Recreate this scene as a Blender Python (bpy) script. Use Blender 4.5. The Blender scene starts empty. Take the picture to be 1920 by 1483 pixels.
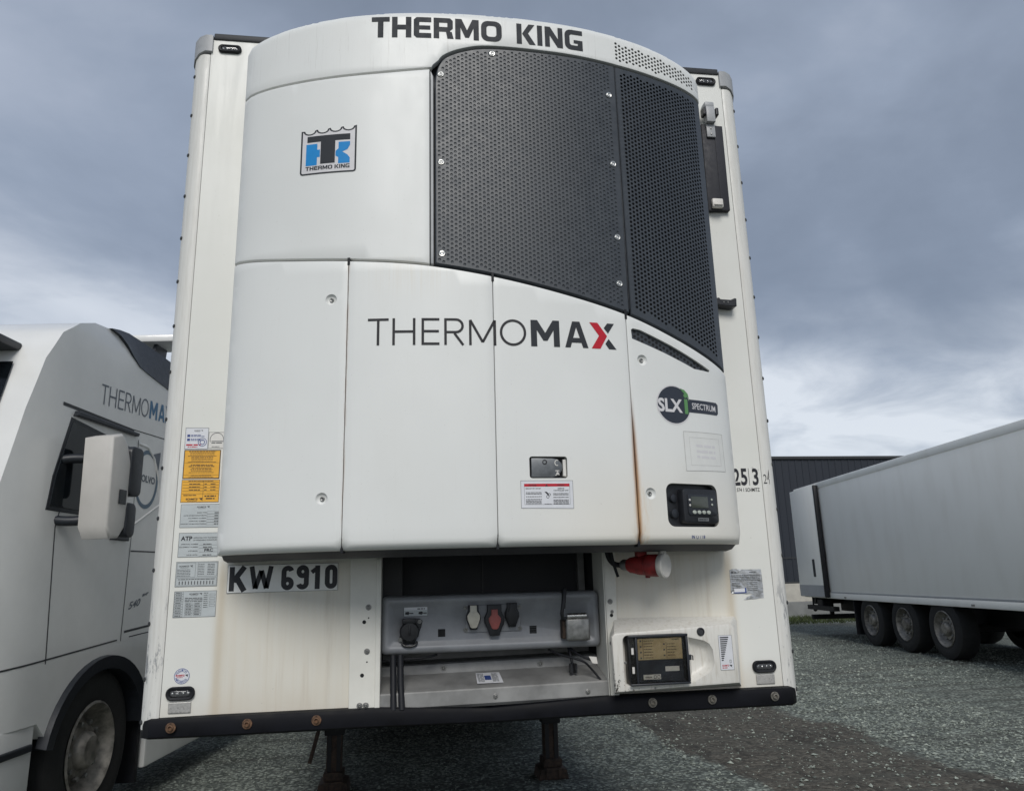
import bpy, bmesh, math, random
import numpy as np
from mathutils import Vector, Matrix
from mathutils.geometry import delaunay_2d_cdt
random.seed(7)
C = bpy.context.scene.collection
SC = bpy.context.scene
PI = math.pi

# ------------------------------------------------------------------ camera
cam = bpy.data.cameras.new('camera'); camo = bpy.data.objects.new('camera', cam); C.objects.link(camo)
cam.sensor_fit = 'HORIZONTAL'; cam.sensor_width = 36; cam.lens = 1410.1/1920*36
cam.clip_start = .05; cam.clip_end = 6000
pit, yaw, rol = .236617, .145521, -.027246
fw = Vector((math.sin(yaw)*math.cos(pit), math.cos(yaw)*math.cos(pit), math.sin(pit)))
rt = Vector((math.cos(yaw), -math.sin(yaw), 0)); up = rt.cross(fw)
r2 = rt*math.cos(rol)+up*math.sin(rol); u2 = -rt*math.sin(rol)+up*math.cos(rol)
M = Matrix((r2, u2, -fw)).transposed().to_4x4(); M.translation = Vector((-.3362, -3.1219, 1.5401))
camo.matrix_world = M
SC.camera = camo

# ------------------------------------------------------------------ sky, sun, exposure
SUN_EL, SUN_AZ = math.radians(40), math.radians(184)      # azimuth clockwise from +Y: behind the camera, a little left
w = bpy.data.worlds.new('World'); SC.world = w; w.use_nodes = True
nt = w.node_tree; nt.nodes.clear()
def wn(t, **k):
    n = nt.nodes.new(t)
    for a, b in k.items(): setattr(n, a, b)
    return n
def lk(a, b): nt.links.new(a, b)
wo = wn('ShaderNodeOutputWorld'); bg = wn('ShaderNodeBackground'); bg.inputs[1].default_value = .1
sky = wn('ShaderNodeTexSky', sky_type='NISHITA', sun_disc=False, sun_elevation=SUN_EL, sun_rotation=SUN_AZ)
tc = wn('ShaderNodeTexCoord'); sep = wn('ShaderNodeSeparateXYZ'); lk(tc.outputs['Generated'], sep.inputs[0])
def wm(op, a, b=0., c=None):
    n = wn('ShaderNodeMath', operation=op)
    for i, v in enumerate((a, b) if c is None else (a, b, c)):
        if isinstance(v, (int, float)): n.inputs[i].default_value = v
        else: lk(v, n.inputs[i])
    return n.outputs[0]
zc = wm('MAXIMUM', sep.outputs[2], 0.)
den = wm('ADD', zc, .13)
cx = wm('DIVIDE', sep.outputs[0], den); cy = wm('DIVIDE', sep.outputs[1], den)
cmb = wn('ShaderNodeCombineXYZ'); lk(cx, cmb.inputs[0]); lk(cy, cmb.inputs[1]); cmb.inputs[2].default_value = 3.1
def wnoise(scale, detail, rough, dist=0., off=(0, 0, 0)):
    mp = wn('ShaderNodeMapping'); mp.inputs['Location'].default_value = off; lk(cmb.outputs[0], mp.inputs[0])
    n = wn('ShaderNodeTexNoise'); n.inputs['Scale'].default_value = scale; n.inputs['Detail'].default_value = detail
    n.inputs['Roughness'].default_value = rough; n.inputs['Distortion'].default_value = dist
    lk(mp.outputs[0], n.inputs['Vector']); return n.outputs[0]
dirn = wn('ShaderNodeMapping'); dirn.inputs['Scale'].default_value = (1, 1, 1.9); dirn.inputs['Location'].default_value = (-2.62, 1.17, -2.11); lk(tc.outputs['Generated'], dirn.inputs[0])
nb = wn('ShaderNodeTexNoise'); nb.inputs['Scale'].default_value = 2.1; nb.inputs['Detail'].default_value = 7; nb.inputs['Roughness'].default_value = .5; nb.inputs['Distortion'].default_value = .25; lk(dirn.outputs[0], nb.inputs['Vector'])
n1 = nb.outputs[0]; n2 = wnoise(1.5, 7, .55, .5, (5, 2, 0))
cl = wm('ADD', wm('MULTIPLY', n1, .74), wm('MULTIPLY', n2, .26))
ramp = wn('ShaderNodeValToRGB'); lk(cl, ramp.inputs[0])
e = ramp.color_ramp.elements
e[0].position = .33; e[0].color = (.95, 1.14, 1.48, 1)
e[1].position = .68; e[1].color = (2.1, 2.35, 2.85, 1)
m_ = ramp.color_ramp.elements.new(.47); m_.color = (1.22, 1.45, 1.86, 1)
m_ = ramp.color_ramp.elements.new(.57); m_.color = (1.55, 1.82, 2.30, 1)
# thin bright cloud towards the horizon, all the way round
hz = wn('ShaderNodeMapRange', interpolation_type='SMOOTHSTEP'); lk(wm('ADD', sep.outputs[2], wm('MULTIPLY', wm('SUBTRACT', n1, .5), -.55)), hz.inputs[0])
hz.inputs[1].default_value = .40; hz.inputs[2].default_value = .12; hz.inputs[3].default_value = 0; hz.inputs[4].default_value = 1
ramp2 = wn('ShaderNodeValToRGB'); lk(wm('ADD', wm('MULTIPLY', n1, .38), wm('MULTIPLY', n2, .62)), ramp2.inputs[0]); e = ramp2.color_ramp.elements
e[0].position = .40; e[0].color = (1.6, 1.85, 2.3, 1); e[1].position = .585; e[1].color = (3.6, 3.8, 4.1, 1)
mx = wn('ShaderNodeMix', data_type='RGBA'); lk(hz.outputs[0], mx.inputs[0]); lk(ramp.outputs[0], mx.inputs[6]); lk(ramp2.outputs[0], mx.inputs[7])
mx2 = wn('ShaderNodeMix', data_type='RGBA'); mx2.inputs[0].default_value = .93; lk(sky.outputs[0], mx2.inputs[6]); lk(mx.outputs[2], mx2.inputs[7])
lk(mx2.outputs[2], bg.inputs[0]); lk(bg.outputs[0], wo.inputs[0])
sl = bpy.data.lights.new('sun', 'SUN'); sl.energy = 1.1; sl.angle = math.radians(27); sl.color = (1, .97, .92)
so = bpy.data.objects.new('sun', sl); C.objects.link(so)
sd = Vector((math.sin(SUN_AZ)*math.cos(SUN_EL), math.cos(SUN_AZ)*math.cos(SUN_EL), math.sin(SUN_EL)))
so.rotation_euler = sd.to_track_quat('Z', 'Y').to_euler(); so.location = sd*30
SC.view_settings.view_transform = 'Standard'; SC.view_settings.look = 'None'
SC.view_settings.gamma = 1; SC.view_settings.use_curve_mapping = False; SC.view_settings.exposure = 1.0

# ------------------------------------------------------------------ materials
class MT:
    """small node-material builder"""
    def __init__(s, name):
        s.m = bpy.data.materials.new(name); s.m.use_nodes = True; s.t = s.m.node_tree; s.t.nodes.clear()
        s.out = s.t.nodes.new('ShaderNodeOutputMaterial'); s.b = s.t.nodes.new('ShaderNodeBsdfPrincipled')
        s.t.links.new(s.b.outputs[0], s.out.inputs[0]); tcn = s.t.nodes.new('ShaderNodeTexCoord'); s.co = tcn.outputs['Object']
        sp = s.t.nodes.new('ShaderNodeSeparateXYZ'); s.t.links.new(s.co, sp.inputs[0]); s.x, s.y, s.z = sp.outputs
    def put(s, v, sock):
        if hasattr(v, 'is_output'): s.t.links.new(v, sock)
        elif isinstance(v, tuple): sock.default_value = (*v, 1) if len(v) == 3 and sock.type == 'RGBA' else v
        else: sock.default_value = v
    def m_(s, op, *a):
        n = s.t.nodes.new('ShaderNodeMath'); n.operation = op
        for i, v in enumerate(a): s.put(v, n.inputs[i])
        return n.outputs[0]
    def noise(s, scale, detail=4, rough=.5, stretch=(1, 1, 1), dist=0., vec=None, off=(0, 0, 0)):
        mp = s.t.nodes.new('ShaderNodeMapping'); s.put(vec if vec is not None else s.co, mp.inputs[0]); mp.inputs['Scale'].default_value = stretch; mp.inputs['Location'].default_value = off
        n = s.t.nodes.new('ShaderNodeTexNoise'); n.inputs['Scale'].default_value = scale; n.inputs['Detail'].default_value = detail
        n.inputs['Roughness'].default_value = rough; n.inputs['Distortion'].default_value = dist
        s.t.links.new(mp.outputs[0], n.inputs['Vector']); return n.outputs[0]
    def voro(s, scale, feature='F1'):
        n = s.t.nodes.new('ShaderNodeTexVoronoi'); n.feature = feature; n.inputs['Scale'].default_value = scale
        s.put(s.co, n.inputs['Vector']); return n
    def rng(s, v, a, b, c=0., d=1., smooth=True):
        n = s.t.nodes.new('ShaderNodeMapRange'); n.interpolation_type = 'SMOOTHSTEP' if smooth else 'LINEAR'
        for i, q in enumerate((v, a, b, c, d)): s.put(q, n.inputs[i])
        return n.outputs[0]
    def mix(s, f, a, b):
        n = s.t.nodes.new('ShaderNodeMix'); n.data_type = 'RGBA'
        s.put(f, n.inputs[0]); s.put(a, n.inputs[6]); s.put(b, n.inputs[7]); return n.outputs[2]
    def bump(s, h, strength=.3, dist=.002):
        n = s.t.nodes.new('ShaderNodeBump'); n.inputs['Strength'].default_value = strength; n.inputs['Distance'].default_value = dist
        s.put(h, n.inputs['Height']); s.t.links.new(n.outputs[0], s.b.inputs['Normal'])
    def fin(s, col, rough, metal=0., spec=.5, coat=0.):
        s.put(col, s.b.inputs['Base Color']); s.put(rough, s.b.inputs['Roughness']); s.put(metal, s.b.inputs['Metallic'])
        s.b.inputs['Specular IOR Level'].default_value = spec; s.b.inputs['Coat Weight'].default_value = coat
        return s.m
def gauss(k, v, c, wd):
    d = k.m_('DIVIDE', k.m_('SUBTRACT', v, c), wd); return k.m_('EXPONENT', k.m_('MULTIPLY', k.m_('MULTIPLY', d, d), -1.))
MAT = {}
def simple(name, col, rough=.5, metal=0., var=.12, scale=30, bump=0., spec=.5, coat=0.):
    k = MT(name); n = k.noise(scale, 5, .6); n2 = k.noise(scale*.13, 3, .5)
    dk = tuple(c*(1-var*1.6) for c in col); lt = tuple(min(1, c*(1+var)) for c in col)
    c = k.mix(k.rng(k.m_('ADD', k.m_('MULTIPLY', n, .6), k.m_('MULTIPLY', n2, .4)), .3, .7), dk, lt)
    if bump: k.bump(k.noise(scale*6, 3, .6), bump, .001)
    MAT[name] = k.fin(c, k.rng(n, .2, .8, rough*.85, min(1, rough*1.15)), metal, spec, coat); return MAT[name]

# clean gelcoat of the cooling unit, with drip streaks, rust along two seams and a little yellowing low down
k = MT('unit_white'); st = k.noise(14, 6, .62, (9, 9, .25)); big = k.noise(1.6, 3, .5)
base = k.mix(k.rng(big, .3, .7), (.695, .705, .685), (.74, .75, .73))
c = k.mix(k.m_('MULTIPLY', k.rng(st, .55, .85), .13), base, (.56, .54, .49))
low = k.m_('MULTIPLY', k.rng(k.z, 2.1, 1.66), k.m_('MULTIPLY', k.rng(k.x, -.1, .5), .34)); c = k.mix(low, c, (.72, .64, .50))
rn = k.noise(22, 5, .65, (4, 4, .5))
ru = k.m_('MULTIPLY', k.m_('MULTIPLY', gauss(k, k.x, .526, .010), k.rng(k.z, 2.16, 1.9)), k.rng(rn, .25, .62, .55, 1.)); c = k.mix(ru, c, (.50, .25, .085))
core = k.m_('MULTIPLY', k.m_('MULTIPLY', gauss(k, k.x, .5250, .0070), k.rng(k.z, 2.26, 2.02)), k.rng(rn, .2, .5, .6, 1.)); c = k.mix(core, c, (.17, .075, .026))
ru2 = k.m_('MULTIPLY', k.m_('MULTIPLY', gauss(k, k.x, .536, .035), k.rng(k.z, 2.0, 1.72)), k.m_('MULTIPLY', k.rng(rn, .35, .7), .45)); c = k.mix(ru2, c, (.62, .42, .22))
ru3 = k.m_('MULTIPLY', k.m_('MULTIPLY', gauss(k, k.x, -.551, .004), k.rng(rn, .40, .6)), k.rng(k.z, 2.73, 2.71, 0, .6)); c = k.mix(ru3, c, (.34, .22, .13))
bs = k.m_('MULTIPLY', k.m_('MULTIPLY', gauss(k, k.x, -.30, .16), k.m_('MULTIPLY', k.rng(k.z, 2.52, 2.70), k.rng(k.z, 2.76, 2.70))), k.m_('MULTIPLY', k.rng(st, .35, .7), .25)); c = k.mix(bs, c, (.62, .55, .42))
tp = k.m_('MULTIPLY', k.m_('MULTIPLY', k.rng(k.z, 3.50, 3.62), k.rng(k.noise(9, 5, .7, (10, 10, .4), off=(3, 1, 0)), .56, .74)), .38); c = k.mix(tp, c, (.40, .39, .36))
spk = k.noise(190, 2, .5); c = k.mix(k.m_('MULTIPLY', k.rng(spk, .72, .76), .35), c, (.35, .33, .30))
film = k.noise(4.5, 6, .65, (1, 1, .5), off=(1, 9, 2)); c = k.mix(k.m_('MULTIPLY', k.rng(film, .45, .8), .10), c, (.60, .585, .54))
k.bump(k.noise(2.6, 2, .4, (1.5, 1.5, .6)), .16, .02)
MAT['unit_white'] = k.fin(c, k.rng(film, .3, .7, .34, .46), 0, .5)

# painted front wall: creamier, brown drip streaks below the unit, scuffs near the bottom
k = MT('wall_white'); st = k.noise(5, 7, .68, (5, 5, .30), dist=.25); fine = k.noise(60, 4, .6); big = k.noise(2.2, 4, .55)
base = k.mix(k.rng(big, .3, .7), (.69, .69, .645), (.73, .73, .69))
under = k.m_('MULTIPLY', k.rng(k.z, 1.66, 1.60), k.rng(k.m_('ABSOLUTE', k.x), 1.07, 1.01))
c = k.mix(k.m_('MULTIPLY', under, k.rng(st, .25, .80, .45, .80)), base, (.64, .595, .50))
c = k.mix(k.m_('MULTIPLY', under, k.m_('MULTIPLY', k.rng(k.noise(3.2, 6, .62, (7, 7, .35), off=(7, 0, 0)), .52, .78), .50)), c, (.42, .36, .28))
c = k.mix(k.m_('MULTIPLY', under, k.m_('MULTIPLY', k.rng(k.noise(13, 5, .7, (5, 5, .16), off=(2, 0, 3)), .58, .74), .26)), c, (.47, .37, .24))
ed = k.m_('MULTIPLY', k.rng(k.z, 1.66, 1.55), k.m_('MULTIPLY', gauss(k, k.m_('ABSOLUTE', k.x), 1.03, .018), .38)); c = k.mix(ed, c, (.46, .35, .20))
bt = k.m_('MULTIPLY', k.rng(k.z, 1.20, 1.07), k.rng(big, .35, .65, .1, .40)); c = k.mix(bt, c, (.54, .47, .37))
c = k.mix(k.m_('MULTIPLY', k.rng(fine, .66, .74), .35), c, (.40, .37, .33))
k.bump(k.noise(40, 3, .5, (1, 1, .2)), .05, .003)
MAT['wall_white'] = k.fin(c, k.rng(st, .3, .7, .34, .5), 0, .5)
k = MT('rail_white'); st = k.noise(16, 6, .6, (6, 6, .4)); sc = k.noise(11, 8, .75, (2.2, 2.2, .45), off=(4, 2, 1))
c = k.mix(k.rng(st, .3, .75), (.70, .695, .66), (.62, .61, .57))
scuff = k.m_('MULTIPLY', k.rng(k.z, 1.62, 1.30), k.rng(sc, .53, .60)); c = k.mix(scuff, c, (.25, .26, .27))
sc2 = k.m_('MULTIPLY', k.rng(k.noise(30, 5, .7, (1, 1, 6)), .68, .74), .5); c = k.mix(sc2, c, (.33, .32, .31))
k.bump(sc, .12, .004); MAT['rail_white'] = k.fin(c, k.rng(sc, .3, .7, .32, .55), 0, .5)
k = MT('cabinet_white'); st = k.noise(14, 6, .65, (5, 5, .6)); ch = k.noise(38, 5, .75)
c = k.mix(k.m_('MULTIPLY', k.rng(st, .45, .72), .5), (.66, .645, .60), (.44, .40, .33))
c = k.mix(k.m_('MULTIPLY', k.rng(k.m_('ADD', k.m_('MULTIPLY', k.x, 1.), k.z), 1.72, 1.62), k.rng(ch, .56, .60)), c, (.05, .045, .04))
k.bump(k.noise(70, 3, .5), .06, .002); MAT['cabinet_white'] = k.fin(c, .4)

simple('unit_plain', (.70, .71, .69), .42, 0, .03)
simple('grille_grey', (.040, .047, .056), .42, 0, .10, 25, .15)
simple('cavity_black', (.006, .0065, .008), .8, 0, .1)
simple('letter_grey', (.030, .034, .040), .6, 0, .05, 30, 0, .22)
simple('letter_thin', (.034, .034, .037), .6, 0, .05, 30, 0, .22)
simple('red', (.48, .014, .030), .55, 0, .06, 30, 0, .25)
simple('logo_blue', (.012, .23, .56), .5, 0, .04, 30, 0, .25)
simple('logo_white', (.62, .61, .62), .4, 0, .03)
simple('steel', (.52, .52, .50), .28, 1., .15, 60)
simple('dull_steel', (.30, .30, .29), .45, .9, .25, 40, .2)
simple('rust', (.060, .040, .029), .85, .1, .5, 40, .5)
simple('grimy_bolt', (.17, .16, .14), .6, .4, .4, 80, .4)
simple('rust_bolt', (.15, .085, .050), .8, .2, .5, 90, .5)
simple('cap_grey', (.36, .37, .38), .45, 0, .08)
simple('dark_trim', (.030, .032, .034), .5, 0, .15)
simple('rubber', (.009, .010, .013), .55, 0, .25, 14, .3, .3)
simple('bumper_black', (.005, .0055, .008), .55, 0, .3, 9, .25, .12)
simple('black_plastic', (.011, .012, .015), .42, 0, .2, 40, .1)
simple('soft_black', (.014, .015, .022), .62, 0, .15, 40, .2)
simple('panel_grey', (.30, .31, .33), .45, .15, .14, 9, .1)
simple('shelf_grey', (.26, .26, .255), .5, .2, .22, 8, .15)
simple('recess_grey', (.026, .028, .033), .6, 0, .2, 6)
simple('post_white', (.71, .70, .645), .4, 0, .05, 8, .1)
simple('latch_grey', (.14, .15, .16), .42, .3, .15, 40, .1)
simple('plate_white', (.80, .80, .775), .4, 0, .03)
simple('ink', (.012, .013, .018), .5, 0, .05)
simple('ink_grey', (.10, .105, .11), .5, 0, .1)
simple('ink_blue', (.03, .06, .22), .5, 0, .1)
simple('sticker_white', (.66, .67, .70), .4, 0, .04)
simple('sticker_grey', (.47, .505, .515), .38, 0, .05)
simple('sticker_yellow', (.78, .40, .035), .42, 0, .06)
simple('sticker_cream', (.66, .645, .61), .42, 0, .05)
simple('sticker_faded', (.685, .69, .665), .45, 0, .03)
simple('faded_line', (.46, .46, .44), .45, 0, .05)
simple('silver_foil', (.52, .53, .54), .30, .55, .25, 18, .8)
simple('badge_green', (.10, .26, .09), .4, 0, .05)
simple('plug_red', (.33, .024, .024), .55, 0, .35, 30, .1)
simple('plug_white', (.66, .64, .60), .45, 0, .08)
simple('socket_white', (.62, .59, .50), .45, 0, .15)
simple('socket_rose', (.36, .10, .09), .55, 0, .12)
simple('lcd', (.055, .062, .05), .18, 0, .05)
simple('button', (.42, .45, .40), .4, 0, .1)
simple('tan_card', (.50, .39, .22), .5, 0, .06)
simple('dark_blue', (.022, .028, .042), .4, 0, .1)
simple('reflector', (.45, .44, .42), .3, .3, .12, 120, .5)
simple('tyre', (.014, .014, .014), .8, 0, .3, 20, .4)
simple('rim', (.24, .225, .20), .5, .55, .45, 14, .3)
simple('chassis_black', (.012, .012, .013), .6, .1, .3, 10, .2)
simple('truck_white', (.75, .75, .73), .24, 0, .04, 3, 0, .5, .5)
simple('mirror_white', (.62, .60, .57), .35, 0, .05, 6)
simple('truck_line', (.035, .037, .04), .5, 0, .1)
simple('truck_text', (.11, .13, .16), .4, 0, .05)
simple('truck_blue', (.045, .16, .30), .4, 0, .05)
simple('truck_ring', (.10, .16, .22), .35, .2, .05)
simple('truck_dark', (.018, .021, .027), .42, 0, .15)
simple('glass_dark', (.012, .016, .02), .06, 0, .05)
simple('headlight', (.35, .37, .40), .12, .3, .1)
k = MT('trailer_white'); n = k.noise(3, 4, .5, (1, 1, .3))
MAT['trailer_white'] = k.fin(k.mix(k.m_('MULTIPLY', k.rng(n, .4, .75), .5), (.88, .87, .82), (.78, .76, .70)), .38)
k = MT('clear_plastic'); k.b.inputs['Transmission Weight'].default_value = 1.; k.b.inputs['IOR'].default_value = 1.3
MAT['clear_plastic'] = k.fin(k.mix(k.rng(k.noise(20, 4, .6), .4, .7), (.80, .80, .78), (.66, .65, .61)), .08)
k = MT('lens'); k.b.inputs['Transmission Weight'].default_value = .9
MAT['lens'] = k.fin((.55, .56, .58), .08)
# cladding
k = MT('cladding_dark'); MAT['cladding_dark'] = k.fin(k.mix(k.noise(.35, 3, .5), (.020, .024, .033), (.026, .031, .041)), .5, .2)
simple('concrete_pale', (.45, .43, .38), .85, 0, .14, 2.5, .3)
simple('concrete_grey', (.20, .205, .20), .9, 0, .16, 3, .3)
simple('grass_green', (.062, .085, .022), .8, 0, .35, 1.5)
# ground: crushed greenish stone, with a band of brown compacted dirt crossing it
def gravel(name, big=True):
    k = MT(name)
    v = k.voro(30); v2 = k.voro(7); nf = k.noise(9, 6, .65); nl = k.noise(.55, 5, .6, dist=.4)
    sepc = k.t.nodes.new('ShaderNodeSeparateXYZ'); k.t.links.new(v.outputs['Color'], sepc.inputs[0])
    g = k.m_('ADD', k.m_('MULTIPLY', sepc.outputs[0], .62), k.m_('MULTIPLY', nf, .38))
    stone = k.mix(k.rng(g, .12, .92, 0, 1, False), (.115, .131, .113), (.48, .525, .455))
    sep2 = k.t.nodes.new('ShaderNodeSeparateXYZ'); k.t.links.new(v2.outputs['Color'], sep2.inputs[0])
    stone = k.mix(k.m_('MULTIPLY', k.rng(k.noise(2.2, 6, .7, off=(4, 4, 0)), .42, .62), .45), stone, (.085, .098, .088))
    stone = k.mix(k.m_('MULTIPLY', k.rng(v.outputs['Distance'], .30, .62), .75), stone, (.030, .034, .031))
    dirt = k.mix(k.rng(g, .2, .9), (.047, .040, .031), (.115, .101, .080))
    # the dirt band follows a wheel route curving past the trailer
    wob = k.m_('ADD', k.m_('MULTIPLY', k.m_('SUBTRACT', nl, .5), 1.3), k.m_('MULTIPLY', k.m_('SUBTRACT', nf, .5), .35))
    xc = k.m_('ADD', k.x, wob)
    band = k.m_('MULTIPLY', k.rng(xc, 2.08, 2.22), k.rng(k.m_('ADD', xc, k.m_('MULTIPLY', k.m_('SUBTRACT', k.y, 4.5), .06)), 4.05, 3.90))
    band = k.m_('MULTIPLY', band, k.rng(k.y, 8.2, 6.2))
    strk = k.m_('MULTIPLY', k.rng(k.noise(.8, 5, .6, (.25, 1.3, 1), off=(2, 5, 0)), .55, .66), k.m_('MULTIPLY', k.rng(k.y, 5.5, 8.), .6))
    band = k.m_('MAXIMUM', band, strk)
    c = k.mix(k.m_('MULTIPLY', band, .9), stone, dirt)
    rut = k.m_('MULTIPLY', k.rng(k.noise(2.4, 5, .6, (.12, 1.6, 1), dist=.3, off=(3, 8, 0)), .50, .62), .55); c = k.mix(rut, c, (.062, .062, .052))
    rut2 = k.m_('MULTIPLY', k.m_('MULTIPLY', band, k.rng(k.noise(3.1, 4, .6, (1.8, .35, 1), off=(9, 1, 0)), .54, .63)), .6); c = k.mix(rut2, c, (.022, .019, .015))
    c = k.mix(k.m_('MULTIPLY', k.rng(nl, .5, .7), .35), c, (.060, .063, .055))
    h = k.m_('SUBTRACT', 1., v.outputs['Distance']); h = k.m_('ADD', k.m_('MULTIPLY', h, .5), k.m_('MULTIPLY', nf, .6))
    k.bump(h, .9, .02); MAT[name] = k.fin(c, .85, 0, .35)
gravel('gravel')
k = MT('stone_bits'); oi = k.t.nodes.new('ShaderNodeAttribute'); oi.attribute_name = 'shade'
MAT['stone_bits'] = k.fin(k.mix(oi.outputs['Fac'], (.070, .082, .072), (.40, .435, .38)), .85, 0, .35)

# ------------------------------------------------------------------ mesh helpers
def obj(name, bm, mats, parent=None, loc=None, smooth=None, kind=None, label=None):
    if isinstance(bm, bmesh.types.BMesh):
        me = bpy.data.meshes.new(name); bm.normal_update(); bm.to_mesh(me); bm.free()
    else: me = bm
    if not me.materials:
        for m in (mats if isinstance(mats, (list, tuple)) else [mats]): me.materials.append(MAT[m])
    if smooth is not None and len(me.polygons):
        me.polygons.foreach_set('use_smooth', [True]*len(me.polygons)); me.set_sharp_from_angle(angle=math.radians(smooth))
    o = bpy.data.objects.new(name, me); C.objects.link(o)
    if parent is not None: o.parent = parent
    if loc is not None: o.location = loc
    if kind: o['kind'] = kind
    if label: o['label'] = label
    return o
def thing(name, label, cat, loc=(0, 0, 0), rz=0., group=None):
    o = bpy.data.objects.new(name, None); C.objects.link(o); o.location = loc; o.rotation_euler = (0, 0, rz); o.empty_display_size = .3
    o['label'] = label; o['category'] = cat
    if group: o['group'] = group
    return o
def B(): return bmesh.new()
def box(bm, x0, x1, y0, y1, z0, z1, bev=0., seg=2, mi=0):
    vs = [bm.verts.new((x, y, z)) for x in (x0, x1) for y in (y0, y1) for z in (z0, z1)]
    fs = [bm.faces.new([vs[i] for i in q]) for q in ((0, 1, 3, 2), (4, 6, 7, 5), (0, 4, 5, 1), (2, 3, 7, 6), (0, 2, 6, 4), (1, 5, 7, 3))]
    for f in fs: f.material_index = mi
    if bev:
        es = list({e for f in fs for e in f.edges}); bmesh.ops.bevel(bm, geom=es, offset=bev, segments=seg, affect='EDGES', profile=.5)
    return bm
def prism(bm, poly, frm, depth, bev=0., mi=0, seg=2):
    """poly: 2-D points; frm(a,b,d)->xyz, d runs 0..depth"""
    a = [bm.verts.new(frm(p[0], p[1], 0)) for p in poly]; b = [bm.verts.new(frm(p[0], p[1], depth)) for p in poly]; n = len(poly)
    fs = [bm.faces.new(a), bm.faces.new(b[::-1])]+[bm.faces.new((a[i], b[i], b[(i+1) % n], a[(i+1) % n])) for i in range(n)]
    for f in fs: f.material_index = mi
    bmesh.ops.recalc_face_normals(bm, faces=fs)
    if bev:
        es = list({e for f in fs[:1] for e in f.edges}); bmesh.ops.bevel(bm, geom=es, offset=bev, segments=seg, affect='EDGES', profile=.5)
    return bm
def XZ(y0): return lambda a, b, d: (a, y0+d, b)
def YZ(x0): return lambda a, b, d: (x0+d, a, b)
def basis(ax):
    ax = Vector(ax).normalized(); h = Vector((0, 0, 1)) if abs(ax.z) < .9 else Vector((1, 0, 0)); u = ax.cross(h).normalized(); return u, ax.cross(u)
def lathe(bm, p, ax, prof, n=20, mi=0, caps=True):
    """prof: list of (distance along ax, radius)"""
    p = Vector(p); ax = Vector(ax).normalized(); u, v = basis(ax); rings = []
    for d, r in prof:
        rings.append([bm.verts.new(p+ax*d+(u*math.cos(2*PI*i/n)+v*math.sin(2*PI*i/n))*r) for i in range(n)])
    fs = []
    for a, b in zip(rings, rings[1:]):
        for i in range(n): fs.append(bm.faces.new((a[i], a[(i+1) % n], b[(i+1) % n], b[i])))
    if caps: fs.append(bm.faces.new(rings[0][::-1])); fs.append(bm.faces.new(rings[-1]))
    for f in fs: f.material_index = mi
    bmesh.ops.recalc_face_normals(bm, faces=fs)
    return bm
def cyl(bm, p0, p1, r, n=12, mi=0):
    p0, p1 = Vector(p0), Vector(p1); return lathe(bm, p0, p1-p0, [(0, r), ((p1-p0).length, r)], n, mi)
def tube(bm, pts, r, n=8, mi=0):
    pts = [Vector(p) for p in pts]; rings = []
    for i, p in enumerate(pts):
        t = (pts[min(i+1, len(pts)-1)]-pts[max(i-1, 0)]).normalized(); u, v = basis(t)
        rings.append([bm.verts.new(p+(u*math.cos(2*PI*j/n)+v*math.sin(2*PI*j/n))*r) for j in range(n)])
    fs = []
    for a, b in zip(rings, rings[1:]):
        for j in range(n): fs.append(bm.faces.new((a[j], a[(j+1) % n], b[(j+1) % n], b[j])))
    fs += [bm.faces.new(rings[0][::-1]), bm.faces.new(rings[-1])]
    for f in fs: f.material_index = mi
    bmesh.ops.recalc_face_normals(bm, faces=fs); return bm
def bez(p0, p1, p2, p3, n=14):
    p0, p1, p2, p3 = map(Vector, (p0, p1, p2, p3)); r = []
    for i in range(n+1):
        t = i/n; r.append(p0*(1-t)**3+p1*3*t*(1-t)**2+p2*3*t*t*(1-t)+p3*t**3)
    return r
def rrect(x0, x1, z0, z1, r, n=5):
    P = []
    for cx, cz, a in ((x1-r, z1-r, 0), (x0+r, z1-r, 90), (x0+r, z0+r, 180), (x1-r, z0+r, 270)):
        for i in range(n+1): t = math.radians(a+90*i/n); P.append((cx+r*math.cos(t), cz+r*math.sin(t)))
    return P
def circ(x, z, r, n=20, rz=None): return [(x+r*math.cos(2*PI*i/n), z+(rz or r)*math.sin(2*PI*i/n)) for i in range(n)]
def interp(P, x):
    if x <= P[0][0]: return P[0][1]
    for a, b in zip(P, P[1:]):
        if x <= b[0]: return a[1]+(b[1]-a[1])*(x-a[0])/(b[0]-a[0])
    return P[-1][1]
def smooth_curve(P, n):
    """Catmull-Rom resample of a function-like polyline"""
    out = []
    for i in range(n+1):
        s = (len(P)-1)*i/n; k = min(int(s), len(P)-2); t = s-k
        p0, p1, p2, p3 = P[max(k-1, 0)], P[k], P[k+1], P[min(k+2, len(P)-1)]
        out.append(tuple(.5*(2*b+(c-a)*t+(2*a-5*b+4*c-d)*t*t+(3*b-a-3*c+d)*t**3) for a, b, c, d in zip(p0, p1, p2, p3)))
    return out
def densify(P, step, closed=True):
    out = []; n = len(P)
    for i in range(n if closed else n-1):
        a, b = P[i], P[(i+1) % n]; L = math.hypot(b[0]-a[0], b[1]-a[1]); m = max(1, int(math.ceil(L/step)))
        for j in range(m): out.append((a[0]+(b[0]-a[0])*j/m, a[1]+(b[1]-a[1])*j/m))
    if not closed: out.append(P[-1])
    return out
def area2(P): return sum(P[i][0]*P[(i+1) % len(P)][1]-P[(i+1) % len(P)][0]*P[i][1] for i in range(len(P)))
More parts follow.
